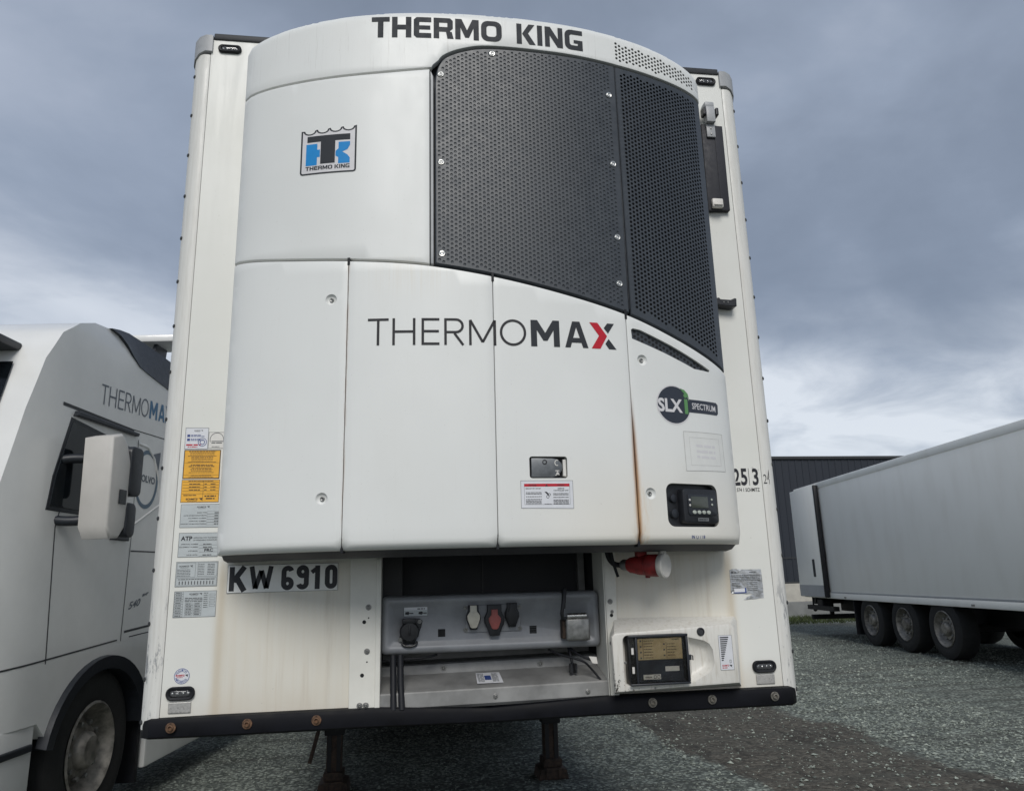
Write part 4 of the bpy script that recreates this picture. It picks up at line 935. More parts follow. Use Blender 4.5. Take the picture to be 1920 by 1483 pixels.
flat(bm, [(.678, 1.168), (.735, 1.168), (.735, 1.186), (.678, 1.186)], S3, .0004, 2); flat(bm, [(.588, 1.140), (.658, 1.140), (.658, 1.158), (.588, 1.158)], S3, .0004, 2)
text(bm, 'ERROR', S3, .0006, .596, .622, 1.146, 1.151, .02, 0)
for q in (.629, .644): rectline(bm, S3, .0006, q, q+.011, 1.143, 1.155, .002, 0)
text(bm, 'SCHMITZ', S3, .0006, .712, .742, 1.283, 1.288, .03, 0)
obj('print', bm, ['ink', 'ink_grey', 'plug_white'], ewin)
bm = B(); box(bm, .538, .7705, CY-.020, CY-.0165, 1.124, 1.3015, .0015); cv = obj('clear_cover', bm, 'clear_plastic', ewin)
bm = B()
for q in ((.534, .776, 1.296, 1.306), (.534, .776, 1.119, 1.127), (.560, .568, 1.127, 1.296), (.766, .776, 1.127, 1.296)): box(bm, q[0], q[1], CY-.024, CY-.0125, q[2], q[3], .003)
obj('cover_frame', bm, 'truck_dark', ewin, smooth=40)
for z in (1.165, 1.235):
    bm = B(); box(bm, .543, .552, CY-.0225, CY-.0205, z, z+.024); o = obj('hinge_label', bm, 'plug_white', ewin); 
bm = B(); box(bm, .774, .786, CY-.022, CY-.010, 1.206, 1.226, .002); tube(bm, [(.786, CY-.018, 1.222), (.791, CY-.02, 1.222), (.791, CY-.02, 1.205)], .0025); obj('cover_latch', bm, 'truck_dark', ewin)
bm = B(); lathe(bm, (.839, CY, 1.309), (0, -1, 0), [(0, .016), (.004, .016), (.007, .012), (.003, .010), (.003, .0001)], 20, caps=False); obj('lock', bm, 'recess_grey', cbn, smooth=30)
place('screw', bolt_steel, cbn, (.523, CY-.0005, 1.204), sc=.32); place('screw', bolt_steel, cbn, (.637, CY-.0005, 1.106), sc=.22)
bm = B(); box(bm, .910, .967, CY-.0012, CY-.0001, 1.160, 1.292); fst = obj('fuel_sticker', bm, 'sticker_white', cbn)
bm = B(); SF = WALL(CY-.0013)
for i in range(12): wv = .036*(1-i*.07); flat(bm, [(.917, 1.281-i*.0078), (.917+wv, 1.281-i*.0078), (.917+wv*.97, 1.2855-i*.0078), (.917, 1.2855-i*.0078)], SF, .0003, 0)
rectline(bm, SF, .0003, .950, .957, 1.186, 1.198, .0013, 0); text(bm, 'SCHMITZ', SF, .0003, .918, .946, 1.1735, 1.180, .04, 1); strokes(bm, [('p', [(.947, 1.180), (.960, 1.179), (.956, 1.174), (.960, 1.168), (.952, 1.174)])], SF, .0003, 0); words(bm, SF, .0003, .918, .945, 1.167, .003, 1)
rectline(bm, SF, .0003, .910, .967, 1.160, 1.292, .001, 2); obj('print', bm, ['ink', 'red', 'ink_grey'], fst)
# ---- red three-phase inlet under the unit
bm = B(); p0 = Vector((.562, -.10, 1.575)); ax_ = Vector((.70, -.71, -.04)).normalized()
lathe(bm, p0, ax_, [(0, .024), (.012, .031), (.03, .033), (.05, .038), (.085, .040), (.088, .043), (.13, .044), (.135, .041), (.155, .041)], 22); box(bm, .585, .625, -.16, -.12, 1.604, 1.633, .003)
box(bm, .612, .630, -.172, -.155, 1.522, 1.540, .004); plg = obj('power_inlet', bm, 'plug_red', TR, smooth=35)
bm = B(); pl1 = p0+ax_*.155
lathe(bm, pl1, ax_, [(-.012, .044), (.0, .049), (.010, .049), (.014, .044), (.012, .030), (.012, .0001)], 24, caps=False); box(bm, pl1.x-.012, pl1.x+.012, pl1.y-.016, pl1.y+.016, pl1.z+.040, pl1.z+.062, .004); obj('inlet_lid', bm, 'plug_white', plg, smooth=35)
bm = B(); lathe(bm, p0-ax_*.03, ax_, [(0, .018), (.01, .023), (.03, .023)], 14); obj('cable_gland', bm, 'dull_steel', plg, smooth=40)
bm = B(); tube(bm, bez((.475, -.10, 1.66), (.48, -.10, 1.60), (.50, -.06, 1.575), (.540, -.078, 1.576)), .011, 10); tube(bm, bez((.488, -.12, 1.64), (.492, -.12, 1.60), (.498, -.12, 1.57), (.512, -.12, 1.53)), .006); obj('inlet_cable', bm, 'rubber', plg, smooth=60)
bm = B(); box(bm, .545, .70, -.20, -.0, 1.634, 1.641); obj('inlet_bracket', bm, 'dull_steel', plg)
# ---- document holder and clips beside the unit
bm = B(); prism(bm, [(1.084, 3.205), (1.193, 3.210), (1.196, 3.66), (1.088, 3.665)], XZ(-.028), .027, .004); box(bm, 1.150, 1.153, -.030, -.0275, 3.22, 3.65); dh = obj('document_holder', bm, 'soft_black', TR, smooth=40)
bm = B(); box(bm, 1.105, 1.150, -.062, -.030, 3.66, 3.745, .005); box(bm, 1.103, 1.152, -.056, -.001, 3.745, 3.775, .008); box(bm, 1.108, 1.152, -.040, -.0285, 3.59, 3.66, .003); lc = obj('clip', bm, 'cap_grey', dh, smooth=40)
for z in (3.605, 3.635):
    bm = B(); lathe(bm, (1.130, -.0402, z), (0, -1, 0), [(0, .005), (.003, .004), (.0035, .001)], 10); obj('clip_rivet', bm, 'dull_steel', lc)
for x in (1.088, 1.152):
    bm = B(); box(bm, x, x+.015, -.066, -.028, 3.695, 3.735, .004); obj('clip_hook', bm, 'black_plastic', dh)
bm = B(); box(bm, 1.098, 1.152, -.05, -.0285, 3.212, 3.258, .006); box(bm, 1.104, 1.146, -.058, -.05, 3.22, 3.226, .002); obj('clip', bm, 'plug_white', dh, smooth=40)
bm = B(); prism(bm, [(1.07, 2.722), (1.150, 2.714), (1.166, 2.718), (1.168, 2.754), (1.160, 2.757), (1.140, 2.748), (1.09, 2.750), (1.085, 2.758), (1.07, 2.755)], XZ(-.05), .0495, .004); hb = obj('hose_bracket', bm, 'black_plastic', TR)
for x in (1.105, 1.125): place('screw', bolt_steel, hb, (x, -.0505, 2.735), sc=.2)
# ---- worn stencilled numbers near the right edge
bm = B(); SW = WALL(0.)
for ch, a, b in (('5', 1.060, 1.090), ('2', 1.091, 1.122), ('5', 1.126, 1.156), ('3', 1.180, 1.208)): text(bm, ch, SW, .0012, a, b, 1.903, 1.978, .026)
flat(bm, [(1.163, 1.903), (1.165, 1.903), (1.165, 1.978), (1.163, 1.978)], SW, .0012)
SR = lambda x, z, off: (x, -.0055+max(0, (x-1.252))*1.0-off-.001, z)
text(bm, '2', WALL(-.0055), .001, 1.228, 1.244, 1.910, 1.950, -.012); text(bm, '4', SR, .001, 1.247, 1.261, 1.908, 1.972, .0); text(bm, '8', SR, .001, 1.264, 1.279, 1.912, 1.968, -.01)
text(bm, 'PP 86 574 1 SCHMITZ', SW, .0012, 1.062, 1.208, 1.876, 1.892, .01)
num = obj('worn_number', bm, 'ink', TR)
bm = B()
for q in range(9):
    x = random.uniform(1.06, 1.215); z = random.uniform(1.895, 1.985); a = random.uniform(0, PI); r1, r2_ = random.uniform(.003, .008), random.uniform(.001, .003)
    flat(bm, [(x+r1*math.cos(a+t*PI/3)*random.uniform(.6, 1)-r2_*.3*math.sin(a), z+r2_*math.sin(t*PI/3)+r1*.6*math.cos(a+t*PI/3+1)*.5) for t in range(6)], SW, .0019)
obj('paint_flakes', bm, 'sticker_cream', num, kind='stuff')
# ---- stickers on the left column
def sticker(name, x0, x1, z0, z1, m, draw, mats, y=0., border=None, rot=0.):
    bm = B(); box(bm, x0, x1, y-.0009, y-.0001, z0, z1); s = obj(name, bm, m, TR); bm = B(); S = WALL(y-.0010); draw(bm, S, x0, x1, z0, z1)
    if border is not None: rectline(bm, S, .0004, x0, x1, z0, z1, .0013, border)
    obj('print', bm, mats, s); return s
def maker(bm, S, x, z, wd, mi=0):
    """tiny maker's word with a jumping elephant-like mark reduced to a wedge"""
    text(bm, 'SCHMITZ', S, .0004, x-wd*.62, x+wd*.38, z, z+wd*.16, .04, mi); strokes(bm, [('p', [(x+wd*.42, z+wd*.16), (x+wd*.78, z+wd*.19), (x+wd*.70, z+wd*.02), (x+wd*.80, z-wd*.08), (x+wd*.62, z+wd*.02), (x+wd*.55, z+wd*.10)])], S, .0004, mi)
    words(bm, S, .0004, x-wd*.5, x+wd*.5, z-wd*.10, wd*.035, mi)
def d1(bm, S, x0, x1, z0, z1):
    maker(bm, S, x0+.048, z1-.014, .024)
    for i, z in enumerate((z1-.033, z1-.049)):
        flat(bm, [(x0+.008, z-.005), (x0+.019, z-.005), (x0+.019, z+.005), (x0+.008, z+.005)], S, .0004, 1); words(bm, S, .0004, x0+.022, x1-.02, z+.001, .0028, 1); words(bm, S, .0004, x0+.022, x1-.01, z-.004, .0028, 1, .9)
    strokes(bm, [('s', arc(x1-.022, z0+.028, .016, .016, 0, 360, 20)[:-1], .0022, True), ('s', arc(x1-.022, z0+.028, .009, .009, 0, 360, 14)[:-1], .0025, True)], S, .0005, 1)
    words(bm, S, .0004, x0+.006, x1-.028, z0+.014, .0055, 2, 1.); words(bm, S, .0004, x0+.012, x1-.03, z0+.007, .003, 2)
sticker('sticker', -1.207, -1.118, 2.071, 2.158, 'sticker_white', d1, ['ink_grey', 'ink_blue', 'red'], border=0)
def d1b(bm, S, x0, x1, z0, z1):
    strokes(bm, [('s', arc(x0+.032, z0+.036, .026, .028, -20, 200, 22), .0022)], S, .0004, 0); flat(bm, [(x0+.012, z0+.028), (x1-.006, z0+.028), (x1-.006, z0+.031), (x0+.012, z0+.031)], S, .0004, 0); words(bm, S, .0004, x0+.012, x1-.006, z0+.021, .004, 0, 1.); words(bm, S, .0004, x0+.014, x1-.01, z0+.006, .0025, 0)
sticker('sticker', -1.117, -1.056, 2.073, 2.140, 'sticker_cream', d1b, ['ink_grey'], border=0)
def d2(bm, S, x0, x1, z0, z1):
    for i in range(18):
        if i in (8, 15): continue
        b_ = i in (0, 4, 9, 10, 12); words(bm, S, .0004, x0+.006, x1-.006, z1-.008-i*.0060, .0030 if b_ else .0018, 0, random.uniform(.55, .95) if i else .8, True)
    for z in (z1-.052, z0+.014): flat(bm, [(x0+.004, z), (x1-.004, z), (x1-.004, z+.0007), (x0+.004, z+.0007)], S, .0004, 0)
    rectline(bm, S, .0004, x0, x1, z0, z1, .0030, 0)
sticker('sticker', -1.206, -1.066, 1.952, 2.0675, 'sticker_yellow', d2, ['ink'])
def d3(bm, S, x0, x1, z0, z1):
    W, H = x1-x0, z1-z0
    for i in range(5): flat(bm, [(x0+.004, z1-.010-i*.0115), (x1-.003, z1-.010-i*.0115), (x1-.003, z1-.0092-i*.0115), (x0+.004, z1-.0092-i*.0115)], S, .0004, 0)
    words(bm, S, .0004, x0+.02, x1-.02, z1-.007, .0026, 0, .9, True)
    for i in range(3):
        z = z1-.0185-i*.0115; words(bm, S, .0004, x0+.02, x0+W*.55, z, .0030, 0, .7, True); words(bm, S, .0004, x0+W*.60, x0+W*.68, z, .003, 0); words(bm, S, .0004, x0+W*.76, x1-.01, z, .003, 0)
    flat(bm, [(x0+W*.57, z0+.008), (x0+W*.577, z0+.008), (x0+W*.577, z1-.010), (x0+W*.57, z1-.010)], S, .0004, 0); maker(bm, S, x0+.048, z0+.009, .045)
    words(bm, S, .0004, x0+.01, x0+W*.5, z0+.026, .003, 0); words(bm, S, .0004, x0+W*.62, x1-.012, z0+.022, .0045, 0, 1.); words(bm, S, .0004, x0+W*.66, x1-.016, z0+.012, .0045, 0, 1.)
sticker('sticker', -1.207, -1.063, 1.859, 1.9480, 'sticker_yellow', d3, ['ink'], border=0)
def d4(bm, S, x0, x1, z0, z1):
    maker(bm, S, x0+.082, z1-.014, .034)
    for i, (nm, wd) in enumerate((('BODY TYPE', .035), ('DATE OF MANUFACTURING', .085), ('EQUIPMENT NUMBER', .067), ('APPROVAL NUMBER', .065), ('COUNTRY OF MANUFACTURING', .096))):
        z = z1-.036-i*.0108; text(bm, nm, S, .0004, x0+.098-wd, x0+.098, z, z+.0045, .02, 0); rectline(bm, S, .0004, x0+.100, x1-.002, z-.002, z+.0075, .0006, 0); words(bm, S, .0005, x1-.02, x1-.004, z, .0035, 0, 1.)
sticker('sticker', -1.203, -1.055, 1.761, 1.852, 'sticker_grey', d4, ['ink_grey'], border=0)
def d5(bm, S, x0, x1, z0, z1):
    text(bm, 'ATP', S, .0004, x0+.008, x0+.050, z1-.030, z1-.013, .03, 1)
    text(bm, 'APPROVED FOR TRANSPORT', S, .0004, x0+.054, x1-.003, z1-.022, z1-.017, .02, 0); text(bm, 'OF PERISHABLE FOODSTUFFS', S, .0004, x0+.054, x1-.003, z1-.031, z1-.026, .02, 0)
    for i, (nm, wd) in enumerate((('APPROVAL NUMBER', .065), ('EQUIPMENT NUMBER', .070), ('ATP MARK', .036), ('VALID UNTIL', .042))):
        z = (z1-.046, z1-.057, z1-.072, z1-.087)[i]; text(bm, nm, S, .0004, x0+.074-wd, x0+.074, z, z+.0045, .02, 0); flat(bm, [(x0+.078, z-.0025), (x1-.002, z-.0025), (x1-.002, z-.0018), (x0+.078, z-.0018)], S, .0004, 0)
        if i != 2: words(bm, S, .0005, x0+.092, x1-.02, z, .0035, 0, .9)
    text(bm, 'FRC', S, .0004, x0+.098, x0+.130, z1-.073, z1-.061, .03, 1)
sticker('sticker', -1.202, -1.054, 1.648, 1.741, 'sticker_grey', d5, ['ink_grey', 'ink'], border=0)
def d6(bm, S, x0, x1, z0, z1):
    maker(bm, S, x0+.034, z1-.020, .036); rectline(bm, S, .0004, x0+.004, x0+.072, z0+.036, z1-.004, .0008, 0); rectline(bm, S, .0004, x0+.080, x1-.003, z0+.038, z1-.004, .0008, 0); rectline(bm, S, .0004, x0+.003, x1-.003, z0+.004, z0+.033, .0008, 0)
    for i in range(5): words(bm, S, .0004, x0+.006, x0+.066, z1-.031-i*.0058, .0022, 0, .8)
    for i in range(7): words(bm, S, .0004, x0+.082, x0+.110, z1-.012-i*.0062, .0022, 0, .8); words(bm, S, .0004, x0+.116, x1-.006, z1-.012-i*.0062, .0026, 0, .8)
    words(bm, S, .0004, x0+.010, x1-.008, z0+.026, .003, 0, 1.)
    for i in range(12): flat(bm, [(x0+.014+i*.0112, z0+.008), (x0+.0178+i*.0112, z0+.008), (x0+.0178+i*.0112, z0+.021), (x0+.014+i*.0112, z0+.021)], S, .0004, 0)
sticker('sticker', -1.204, -1.049, 1.537, 1.631, 'sticker_grey', d6, ['ink_grey'], border=0)
def d7(bm, S, x0, x1, z0, z1):
    maker(bm, S, x0+.076, z1-.014, .034)
    for i in range(10): rectline(bm, S, .0004, x0+.002, x0+.034, z0+.002+i*.0094, z0+.0114+i*.0094, .0007, 0); words(bm, S, .0005, x0+.006, x0+.03, z0+.005+i*.0094, .003, 0, .9)
    for i in range(5):
        for q in (.042, .074): rectline(bm, S, .0004, x0+q, x0+q+.028, z0+.006+i*.0098, z0+.015+i*.0098, .0007, 0); words(bm, S, .0005, x0+q+.003, x0+q+.025, z0+.009+i*.0098, .003, 0, .9)
    for i in range(3): words(bm, S, .0004, x0+.040, x0+.104, z1-.028-i*.0058, .003, 0, 1.)
    for i in range(8): words(bm, S, .0004, x0+.108, x0+.128, z1-.010-i*.0075, .0025, 0); 
    for i in range(4): rectline(bm, S, .0004, x0+.130, x1-.005, z1-.020-i*.0130, z1-.012-i*.0130, .0008, 0)
sticker('sticker', -1.203, -1.048, 1.424, 1.521, 'sticker_grey', d7, ['ink_grey'], border=0)
# round quality mark
bm = B(); lathe(bm, (-1.154, -.0001, 1.2135), (0, -1, 0), [(0, .0285), (.0008, .0285)], 28); qm = obj('sticker', bm, 'sticker_white', TR)
bm = B(); S = WALL(-.0010); cx_, cz_ = -1.154, 1.2135
strokes(bm, [('s', arc(cx_, cz_, .0268, .0268, 0, 360, 32)[:-1], .0018, True), ('s', arc(cx_, cz_, .0165, .0165, 35, 145, 12), .0012), ('s', arc(cx_, cz_, .0165, .0165, 215, 325, 12), .0012)], S, .0004, 0)
for i in range(8):
    for a_, nm in ((158-i*17, 'QUALITÄT'[i]), (202+i*17, 'SICHERUNG'[i])):
        t_ = math.radians(a_); x, z = cx_+.0212*math.cos(t_), cz_+.0212*math.sin(t_); text(bm, nm, S, .0004, x-.0025, x+.0025, z-.003, z+.003, .03, 0)
text(bm, 'SCHMITZ', S, .0005, cx_-.022, cx_+.010, cz_-.001, cz_+.0055, .05, 1); words(bm, S, .0005, cx_-.018, cx_+.010, cz_-.0055, .002, 1); strokes(bm, [('p', [(cx_+.011, cz_+.005), (cx_+.023, cz_+.006), (cx_+.020, cz_), (cx_+.024, cz_-.005), (cx_+.017, cz_)])], S, .0005, 2)
obj('print', bm, ['ink_blue', 'red', 'ink'], qm)
# crumpled foil label, lower right
bm = B(); o_ = [(1.032, 1.449), (1.034, 1.545), (1.045, 1.549), (1.10, 1.546), (1.175, 1.545), (1.177, 1.50), (1.176, 1.428), (1.14, 1.424), (1.085, 1.422), (1.10, 1.432), (1.135, 1.445), (1.06, 1.447)]
V, F = cdt(densify(o_, .012), [], grid_pts(o_, [], [1.03+.012*i for i in range(14)], [1.42+.012*i for i in range(12)], .004)); bv = [bm.verts.new((x, -.0012-random.uniform(0, .0022), z)) for x, z in V]
for f in F:
    if inside(o_, sum(V[i][0] for i in f)/3, sum(V[i][1] for i in f)/3): bm.faces.new([bv[i] for i in f])
foil = obj('foil_label', bm, 'silver_foil', TR)
bm = B(); S = WALL(-.0038)
text(bm, 'HELLA', S, 0, 1.052, 1.075, 1.531, 1.537, .03, 0); flat(bm, [(1.040, 1.530), (1.049, 1.530), (1.049, 1.539), (1.040, 1.539)], S, 0, 0); words(bm, S, 0, 1.12, 1.16, 1.532, .003, 0)
for i in range(4): words(bm, S, 0, 1.04, 1.17, 1.520-i*.007, .0028, 0, .98)
for i in range(5): words(bm, S, 0, 1.04, 1.085, 1.490-i*.007, .0022, 0); words(bm, S, 0, 1.105, 1.165, 1.490-i*.008, .0022, 0)
flat(bm, [(1.046, 1.453), (1.094, 1.453), (1.094, 1.468), (1.046, 1.468)], S, .0002, 1); flat(bm, [(1.046, 1.449), (1.094, 1.449), (1.094, 1.453), (1.046, 1.453)], S, .0004, 2); flat(bm, [(1.094, 1.449), (1.100, 1.449), (1.100, 1.47), (1.094, 1.47)], S, .0004, 2)
obj('print', bm, ['ink_grey', 'sticker_white', 'ink_blue'], foil)
# ---- chassis, landing legs, axles
for x in (-.55, .40):
    bm = B(); box(bm, x, x+.15, 1.6, LT-.1, .78, 1.048); obj('chassis_beam', bm, 'chassis_black', TR)
for y in (.9, 2.4, 3.28, 5, 7, 9, 11, 13):
    bm = B(); box(bm, -1.22, 1.22, y-.04, y+.04, .93, 1.047); obj('cross_member', bm, 'chassis_black', TR)
bm = B()
box(bm, -.6, .6, .45, 2.0, 1.00, 1.05); lathe(bm, (0, 1.2, 1.0), (0, 0, -1), [(0, .05), (.09, .05), (.10, .036)], 16); obj('king_pin_plate', bm, 'chassis_black', TR)
for s, xc in ((-1, -.852), (1, .834)):
    bm = B(); box(bm, xc-.075, xc+.075, 3.205, 3.355, .40, 1.04, .008); leg = obj('landing_leg', bm, 'chassis_black', TR, smooth=40)
    bm = B(); box(bm, xc-.057, xc+.057, 3.223, 3.337, .10, .42, .006); obj('inner_leg', bm, 'rust', leg)
    bm = B(); box(bm, xc-.05, xc-.02, 3.215, 3.2225, .13, .40); box(bm, xc+.02, xc+.05, 3.215, 3.2225, .13, .40); obj('leg_rib', bm, 'chassis_black', leg)
    bm = B(); box(bm, xc-.075, xc+.075, 3.18, 3.38, .085, .145, .01); prism(bm, [(xc-.12, 0), (xc+.12, 0), (xc+.105, .07), (xc+.06, .085), (xc-.06, .085), (xc-.105, .07)], XZ(3.16), .24, .008)
    for q in (-.05, .05): box(bm, xc+q-.012, xc+q+.012, 3.15, 3.162, .01, .07)
    obj('foot', bm, 'rust', leg)
    bm = B(); tube(bm, [(xc-.09*1, 3.18, .62), (xc-.10, 3.15, .5), (xc-.17, 3.13, .23)] if s < 0 else [(xc+.09, 3.2, .6), (xc+.12, 3.2, .55)], .015); obj('crank_handle', bm, 'rust', leg)
for y in (9.2, 10.51, 11.82):
    wheel(TR, -1.26, y, .5, .36, -1); wheel(TR, 1.26, y, .5, .36, 1)
    bm = B(); tube(bm, [(-1.1, y, .5), (1.1, y, .5)], .07); obj('axle', bm, 'chassis_black', TR)
    for s in (-1, 1):
        bm = B(); box(bm, s*.47-.04, s*.47+.04, y-.5, y+.25, .52, .78); obj('suspension_arm', bm, 'chassis_black', TR)

bm = B(); box(bm, -1.22, 1.22, 4.5, 7.6, .38, .96, .02); obj('underbody_light_block', bm, 'chassis_black', TR)  # unseen box added under the floor to block light coming in from behind
for s in (-1, 1):
    for y in (8.3, 12.7):
        bm = B(); box(bm, s*1.06-.2, s*1.06+.2, y, y+.02, .2, .92); obj('mud_flap', bm, 'rubber', TR)

# ================================================================== COOLING UNIT on the front wall
def Dx(x):
    a = min(abs(x)/1.02, 1.); return .17+.27*(1-a**2.5)**.7
ZB = 1.645
def ZT(x): return 3.862-.055*x*x
def SU(x, z, off=0.):
    d = Dx(x); r = .05; t = ZT(x)-z
    if t < r: d -= r-math.sqrt(max(0., r*r-(r-t)**2))
    rb = .032; b = z-ZB
    if b < rb: d -= rb-math.sqrt(max(0., rb*rb-(rb-b)**2))
    return (x, -(d+off), z)
seamlo = smooth_curve([(-1.02, 2.79), (-.787, 2.752), (-.55, 2.732), (-.378, 2.720), (-.227, 2.705), (-.003, 2.669), (.257, 2.611), (.529, 2.539), (.753, 2.458), (.90, 2.402), (1.02, 2.355)], 90)
seamup = smooth_curve([(-1.02, 3.540), (-.777, 3.534), (-.473, 3.546), (-.232, 3.570)], 40)
dtop = smooth_curve([(-.227, 3.50), (-.224, 3.54), (-.211, 3.59), (-.181, 3.63), (-.104, 3.665), (.007, 3.685), (.257, 3.684), (.40, 3.680), (.543, 3.672)], 50)
ptop = smooth_curve([(.545, 3.672), (.752, 3.664), (.90, 3.664), (1.012, 3.668)], 24)
def lo(x): return interp(seamlo, x)
def span(P, a, b, n=30): return [(a+(b-a)*i/n, interp(P, a+(b-a)*i/n)) for i in range(n+1)]
XS = [-1.017, -1.012, -1.0, -.985, -.965]+[-.94+.03*i for i in range(64)]+[.965, .985, 1.0, 1.012, 1.017]
ZS = [1.648, 1.653, 1.66, 1.668, 1.68]+[1.72+.06*i for i in range(35)]+[3.77+.01*i for i in range(10)]
# the unit itself: dark inner casing seen through gaps, holes and from below
bm = B(); xs_ = [-1.005+2.01*i/40 for i in range(41)]
def inner(x, z, q): return (x, -max(.04, Dx(x)-q), z)
cols = [[(x, -max(.05, Dx(x)-.05), z) for z in (1.672, 2.3, 3.0, 3.55, 3.70)]+[(x, -max(.04, Dx(x)-.10), 3.79), (x, -.0, 3.80)] for x in xs_]
cols = [[(x, -.0, 1.630), (x, -max(.05, Dx(x)-.16), 1.622), (x, -max(.05, Dx(x)-.085), 1.628), (x, -max(.05, Dx(x)-.045), 1.645)]+c for x, c in zip(xs_, cols)]
rr = [[bm.verts.new(p) for p in c] for c in cols]
for a, b in zip(rr, rr[1:]):
    for i in range(len(a)-1): bm.faces.new((a[i], b[i], b[i+1], a[i+1]))
bm.faces.new(rr[0]); bm.faces.new(rr[-1][::-1]); bmesh.ops.recalc_face_normals(bm, faces=bm.faces[:])
UN = obj('refrigeration_unit', bm, 'recess_grey', TR, smooth=30)
def skirtf(x, z):
    if abs(x) > 1.015 or z > ZT(x)-.012: return (x, -.002, z)
    return SU(x, z, -.03)
def panel(name, outline, m='unit_white', holes=(), hd=None, edge=.0035):
    P = densify(outline, .045); g = grid_pts(P, holes, XS, ZS)
    bm = B(); sheet(bm, P, SU, holes, g, edge, .03, hd, skirtf); return obj(name, bm, m, UN, smooth=35)
g_ = .0025
panel('lower_panel', [(-1.02, ZB), (-.5535, ZB)]+span(seamlo, -.5535, -1.02)) if False else None
def lower(x0, x1, holes=(), hd=None):
    top = [(x, z-.006) for x, z in span(seamlo, x1, x0, 26)]
    return panel('lower_panel', [(x0, ZB), (x1, ZB)]+top, holes=holes, hd=hd, edge=.0022)
FAST = [(-.614, 2.574), (-.626, 1.827), (.583, 2.352), (.580, 1.831)]; FH = [circ(x, z, .0215, 20) for x, z in FAST]
lower(-1.02, -.5525, FH[:2]); lower(-.5505, -.0075)
latch_h = rrect(.114, .256, 1.886, 1.966, .010, 4); lower(-.0050, .5225, [latch_h], .035)
ctl_h = rrect(.646, .886, 1.708, 1.872, .030, 6)
slot_p = [(.545, 2.437), (.543, 2.474), (.552, 2.480), (.583, 2.476), (.72, 2.425), (.908, 2.347), (.902, 2.338), (.825, 2.340), (.68, 2.392)]
slot_h = densify(slot_p, .05); lower(.5250, 1.02, [ctl_h, slot_h]+FH[2:], .03)
# upper left door
panel('upper_panel', [(-1.02, lo(-1.02)+.004)]+[(x, z+.004) for x, z in span(seamlo, -1.0, -.246, 24)]+[(x, z-.005) for x, z in span(seamup, -.246, -1.02, 24)])
bm = B(); P = densify([(-.242, 2.715), (-.2305, 2.712), (-.2305, 3.535), (-.242, 3.56)], .05); sheet(bm, P, lambda x, z, o: SU(x, z, o-.006), (), (), .002, .03); obj('door_edge', bm, 'cap_grey', UN)
# dimpled dark cover and perforated grille
pp = .0185
def hexes(outline, margin, r, avoid=()):
    xs = [p[0] for p in outline]; zs = [p[1] for p in outline]; out = []
    i0, i1 = int(min(xs)/(pp*.866))-1, int(max(xs)/(pp*.866))+1
    for i in range(i0, i1+1):
        x = i*pp*.866
        for j in range(int(min(zs)/pp)-1, int(max(zs)/pp)+2):
            z = j*pp+(pp/2 if i % 2 else 0)
            if inside(outline, x, z) and dist_poly(outline, x, z) > margin and all(math.hypot(x-a, z-b) > .021 for a, b in avoid): out.append((x, z))
    return out
def oct_(x, z, r): return [(x+r*math.cos(PI/8+PI/4*k), z+r*math.sin(PI/8+PI/4*k)) for k in range(8)]
scr = [(.011, 3.652), (-.201, 3.541), (-.201, 3.143), (-.199, 2.754), (.511, 3.517), (.511, 3.192), (.509, 2.863), (.505, 2.663)]
